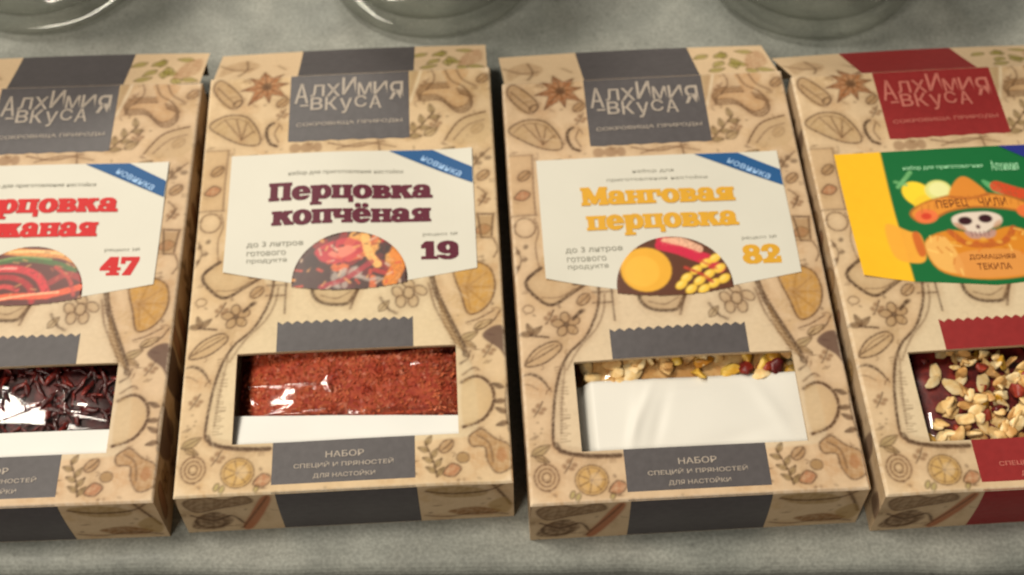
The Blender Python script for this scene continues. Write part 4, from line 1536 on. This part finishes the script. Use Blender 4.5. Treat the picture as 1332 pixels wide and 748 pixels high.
def bed(root, name, mat, x0, x1, y0, y1, ztop, amp, seed, fine=.7):
    nx, ny = int((x1 - x0) / fine), int((y1 - y0) / fine)
    xs, ys = np.linspace(x0, x1, nx), np.linspace(y0, y1, ny)
    X, Y = np.meshgrid(xs, ys)
    u, v = (X - x0) / (x1 - x0), (Y - y0) / (y1 - y0)
    pill = (np.clip(5.5 * u * (1 - u), 0, 1) ** .16) * (np.clip(4 * v * (1 - v), 0, 1) ** .14)
    Z = .3 + (ztop - .3) * pill + amp * bumps(X, Y, 9, seed) * pill + .35 * bumps(X, Y, 1.6, seed + 1) * pill
    top = np.column_stack([X.ravel(), Y.ravel(), Z.ravel()])
    mesh(name, top, grid_faces(nx, ny), mat, root, None, True)
    return lambda x, y: np.interp(0, [0], [0]) + Z[np.clip(((np.asarray(y) - y0) / (y1 - y0) * (ny - 1)).astype(int), 0, ny - 1),
                                                   np.clip(((np.asarray(x) - x0) / (x1 - x0) * (nx - 1)).astype(int), 0, nx - 1)]


def film(root, zfun, x0, x1, y0, y1, gap, seed, creases=8, amp=1.0, facets=()):
    """crumpled clear film: flat facets meeting in ridges"""
    r = np.random.default_rng(seed)
    nx, ny = int((x1 - x0) / .4), int((y1 - y0) / .4)
    X, Y = np.meshgrid(np.linspace(x0, x1, nx), np.linspace(y0, y1, ny))
    base = zfun(X, Y)
    from_blur = base.copy()
    for _ in range(60):
        p = np.pad(from_blur, 1, mode='edge')
        from_blur = (p[:-2, 1:-1] + p[2:, 1:-1] + p[1:-1, :-2] + p[1:-1, 2:] + 2 * p[1:-1, 1:-1]) / 6
    Z = from_blur + gap
    for i in range(creases):
        t = r.normal(0, .22) + (math.pi / 2 if r.random() < .8 else .5)
        px, py = x0 + (x1 - x0) * r.random(), y0 + (y1 - y0) * r.random()
        d = (X - px) * math.cos(t) + (Y - py) * math.sin(t)
        along = -(X - px) * math.sin(t) + (Y - py) * math.cos(t)
        w = r.uniform(.7, 1.3)
        Z += amp * r.uniform(.25, .5) * np.exp(-(d / w) ** 2) * np.exp(-(along / r.uniform(6, 16)) ** 4)
    for tri, (gx, gy), dz in facets:
        ins = np.ones(X.shape, bool)
        for (ax, ay), (bx, by) in zip(tri, tri[1:] + tri[:1]):
            ins &= ((bx - ax) * (Y - ay) - (by - ay) * (X - ax)) >= 0
        cx, cy = np.mean([p[0] for p in tri]), np.mean([p[1] for p in tri])
        zc = Z[np.argmin(abs(Y[:, 0] - cy)), np.argmin(abs(X[0] - cx))] + dz
        Z = np.where(ins, zc + gx * (X - cx) + gy * (Y - cy), Z)
    Z = np.maximum(Z, base + .15)
    Z = np.minimum(Z, H - 0.8)
    mesh("cellophane_film", np.column_stack([X.ravel(), Y.ravel(), Z.ravel()]), grid_faces(nx, ny), 'film', root, None, True)


def chunk_mesh(name, mat, seed, sx, sy, sz):
    """irregular broken morsel: a rounded lump with a few flat, chipped sides"""
    import bmesh
    r = np.random.default_rng(seed)
    bm = bmesh.new()
    bmesh.ops.create_icosphere(bm, subdivisions=3, radius=1.0)
    planes = []
    for i in range(6):
        n = r.normal(size=3)
        planes.append((n / np.linalg.norm(n), r.uniform(.45, .8)))
    ph = r.uniform(0, 6, 6)
    for v in bm.verts:
        p = np.array(v.co)
        for n, d in planes:
            e = p @ n - d
            if e > 0:
                p = p - n * e * .85
        p = p * (1 + .09 * math.sin(4 * p[0] + ph[0]) * math.sin(5 * p[1] + ph[1]) + .05 * math.sin(9 * p[2] + 7 * p[0] + ph[2]))
        p[2] += .35 * (p[0] ** 2) * math.sin(ph[3])
        v.co = (p[0] * sx * MM, p[1] * sy * MM, p[2] * sz * MM)
    me = bpy.data.meshes.new(name)
    bm.to_mesh(me)
    bm.free()
    me.polygons.foreach_set('use_smooth', np.ones(len(me.polygons), bool))
    me.materials.append(M[mat])
    return me


def put(name, me, root, x, y, z, rot, s=1.0):
    o = obj(name, me, root)
    o.location = (x * MM, y * MM, z * MM)
    o.rotation_euler = rot
    o.scale = (s, s, s)
    return o


# carton 47: whole dried chillies in crumpled cellophane
s1 = sachet_root(1, "glossy cellophane sachet of dark red dried chillies in the leftmost carton window")
z1 = bed(s1, "chili_filling", 'maroon_bed', 4, 96, 24.5, 78, 18.0, 1.0, 3)


def pod_mesh(seed):
    r = np.random.default_rng(seed)
    n, m = 11, 8
    l = r.uniform(15, 24)
    bend = r.uniform(-.6, .6)
    V, F = [], []
    for i in range(n):
        u = i / (n - 1)
        rad = (1.5 + .8 * r.random() * .4) * (math.sin(math.pi * min(1, u * .9 + .12)) ** .6) * 1.35 + .12
        cx, cy = l * (u - .5), bend * l * (u - .5) ** 2 + .4 * math.sin(u * 9)
        for j in range(m):
            t = 2 * math.pi * j / m
            k = 1 + .22 * math.sin(3 * t + u * 5 + seed) + .1 * r.normal()
            V.append((cx, cy + rad * k * math.cos(t), .72 * rad * k * math.sin(t)))
    for i in range(n - 1):
        for j in range(m):
            F.append((i * m + j, i * m + (j + 1) % m, (i + 1) * m + (j + 1) % m, (i + 1) * m + j))
    F.append(tuple(range(m - 1, -1, -1)))
    F.append(tuple((n - 1) * m + j for j in range(m)))
    return mesh_data("chili_pod", V, F, 'pod', None, True)


PODS = [pod_mesh(i) for i in range(6)]
r = np.random.default_rng(2)
for i in range(230):
    x, y = r.uniform(18, 88), r.uniform(25.5, 52)
    put("chili_pod", PODS[i % 6], s1, x, y, float(z1(x, y)) + r.uniform(.1, 1.2), (r.normal(0, .3), r.normal(0, .22), r.uniform(-1.5, 1.5) + (math.pi if i % 2 else 0)), r.uniform(.22, .44))
film(s1, lambda X, Y: z1(X, Y) + .9, 6, 95, 23.5, 74, .8, 21, 5, 1.0,
     facets=[([(46, 29.5), (63.5, 29.0), (62, 38.0)], (-.084, -.14), 1.6), ([(64, 29), (70, 31), (67.5, 42), (62.6, 39)], (.03, -.10), 1.4),
             ([(47.4, 41.5), (50, 41.5), (50, 44), (47.4, 44)], (-.084, -.14), .4), ([(46, 37.2), (48.4, 37.2), (48.4, 39.4), (46, 39.4)], (-.084, -.14), .4)])

# carton 19: ground chilli flakes in cellophane
s2 = sachet_root(2, "cellophane sachet of orange red chilli flakes in the window of carton 19")
z2 = bed(s2, "ground_chili", 'chili_bed', 15.0, 97, 24.6, 78, 20.2, 1.0, 8, .5)
r = np.random.default_rng(4)
fv, ff = [], []
for i in range(3000):
    x, y = r.uniform(17, 94), r.uniform(26.4, 62)
    z = float(z2(x, y)) + r.uniform(.05, .35)
    a, b = r.uniform(.35, 1.0), r.uniform(.25, .7)
    t = r.uniform(0, 6.28)
    tx, ty = r.normal(0, .5), r.normal(0, .5)
    k = len(fv)
    for u, v in ((-a, -b * .6), (a * .8, -b), (a, b * .7), (-a * .6, b)):
        X, Y = u * math.cos(t) - v * math.sin(t), u * math.sin(t) + v * math.cos(t)
        fv.append((x + X, y + Y, z + X * tx + Y * ty))
    ff.append((k, k + 1, k + 2, k + 3))
fl = mesh("chili_flakes", fv, ff, 'flake', s2)
fl['kind'] = 'stuff'
film(s2, lambda X, Y: z2(X, Y) + .3, 16, 96, 25, 76, .35, 23, 12, .8,
     facets=[([(19, 39.6), (19, 38.9), (44, 36.8), (44, 38.0)], (.06, -.133), .3), ([(41, 37.6), (45.6, 36.0), (43.4, 41.0)], (.06, -.133), .3),
             ([(30, 30.6), (30, 29.8), (44, 29.6), (44, 30.4)], (.06, -.133), .3), ([(19.6, 33.8), (21.6, 33.8), (21.6, 37), (19.6, 37)], (.06, -.133), .3)])

# carton 82: white paper pouch with pieces of dried fruit beyond it
s3 = sachet_root(3, "cellophane sachet of dried mango and pepper pieces showing above the white pouch")
z3 = bed(s3, "fruit_filling", 'nut', 18, 97, 37, 78, 18.5, .8, 31)
NUTS = [chunk_mesh("nut_piece", 'nut', 50 + i, r.uniform(3.0, 4.6), r.uniform(2.0, 3.0), r.uniform(1.0, 1.7)) for i in range(7)]
MANG = [chunk_mesh("mango_piece", 'mango', 70 + i, r.uniform(2.6, 4.4), r.uniform(1.8, 2.8), r.uniform(1.0, 1.6)) for i in range(4)]
BERR = [chunk_mesh("berry_piece", 'berry', 90 + i, r.uniform(2.2, 3.6), r.uniform(1.8, 2.6), r.uniform(1.2, 1.8)) for i in range(4)]
r = np.random.default_rng(14)
for i in range(64):
    x, y = r.uniform(20, 92), r.uniform(43, 56)
    kind = r.random()
    nm, src = (("nut_piece", NUTS) if x < 46 or kind < .45 else ("mango_piece", MANG) if kind < .9 else ("berry_piece", BERR))
    put(nm, src[i % len(src)], s3, x, y, float(z3(x, y)) + r.uniform(.6, 2.4), (r.normal(0, .4), r.normal(0, .4), r.uniform(0, 6.3)))
film(s3, lambda X, Y: z3(X, Y) + 1.8, 19, 96, 40, 74, .5, 40, 8, 1.0)

# carton with crimson bands: chopped nuts on red
s4 = sachet_root(4, "sachet of golden chopped nuts on dark red filling in the crimson banded carton")
z4 = bed(s4, "berry_filling", 'berry', 15, 96, 6, 78, 17.3, 1.2, 61)
r = np.random.default_rng(8)
n_ = 0
for i in range(420):
    x, y = r.uniform(19, 78), r.uniform(15, 55)
    dens = .66 + .4 * math.sin(x * .19 + 1.0) * math.sin(y * .24 + x * .05)
    if x < 29 and y > 33:
        dens = .12
    if r.random() > dens:
        continue
    kind = r.random()
    nm, src = ("nut_piece", NUTS) if kind < .76 else ("mango_piece", MANG) if kind < .86 else ("berry_piece", BERR)
    put(nm, src[i % len(src)], s4, x, y, float(z4(x, y)) + r.uniform(.4, 2.8), (r.normal(0, .5), r.normal(0, .5), r.uniform(0, 6.3)), r.uniform(.6, .98))
film(s4, lambda X, Y: z4(X, Y) + 2.2, 15, 95, 10, 74, .7, 77, 8, .8)


# white cards at the foot of the windows
def card(k, name, label, cat, mat, edge_top, y_near, z, x0, x1, curl, seed, puff=0.0, step=0.0):
    x, y, a = SPOT[k]
    root = empty(name, (x, y, 0.0008), a)
    tag(root, label, cat)
    nx, ny = 90, 30
    xs = np.linspace(x0, x1, nx)
    V = []
    for j in range(ny):
        v = j / (ny - 1)
        for xx in xs:
            u = (xx - x0) / (x1 - x0)
            yt = edge_top[0] + (edge_top[1] - edge_top[0]) * u
            yy = y_near + (yt - y_near) * v
            zz = z - curl * v ** 2 + puff * (math.sin(math.pi * u) ** .5) * (math.sin(math.pi * v) ** .5)
            zz += .14 * math.sin(xx * .11 + yy * .23 + seed) + .05 * math.sin(xx * .31 - yy * .17 + 2 * seed)
            if puff:      # soft creases where the pouch has been squeezed
                for cx, cy, t, w, h in ((36, 31, 1.15, 1.5, .55), (41, 27, 1.25, 1.8, -.45), (33, 24, 1.4, 1.6, .35), (66, 21, .25, 2.6, -.5), (76, 30, 2.0, 2.4, .4), (52, 37, .1, 1.8, .35)):
                    d = -(xx - cx) * math.sin(t) + (yy - cy) * math.cos(t)
                    al = (xx - cx) * math.cos(t) + (yy - cy) * math.sin(t)
                    zz += h * math.exp(-(d / w) ** 2 - (al / 11) ** 2)
            if step and xx < step:
                zz = max(3.0, zz - 3.2 * min(1, (step - xx) / 2.6))
            V.append((xx, yy, zz))
    sheet = mesh("sheet", V, grid_faces(nx, ny), mat, root, None, True)
    # folded-down skirts that stand the card on the carton floor
    for nm, row in (("near_fold", [V[i] for i in range(nx)]), ("far_fold", [V[(ny - 1) * nx + i] for i in range(nx)])):
        low = [(p[0], p[1] + (.3 if nm == "near_fold" else -.6), .1) for p in row]
        mesh(nm, row + low, [(i, i + 1, nx + i + 1, nx + i) for i in range(nx - 1)], mat, root)
    return root


card(1, "paper_insert", "white card strip below the dark chillies in the leftmost carton window", 'paper', 'white_card', (26.4, 26.8), 9.0, 21.4, 6, 92, 1.5, 1.0)
card(2, "paper_insert", "white card strip below the orange red flakes in carton 19", 'paper', 'white_card', (28.4, 24.6), 9.0, 21.6, 15.0, 90, 1.2, 2.2)
card(3, "paper_pouch", "plain white paper pouch filling the window of carton 82", 'pouch', 'pouch', (43.2, 43.0), 7.0, 19.4, 14.6, 90, .4, 0.6, 1.6, 21.4)
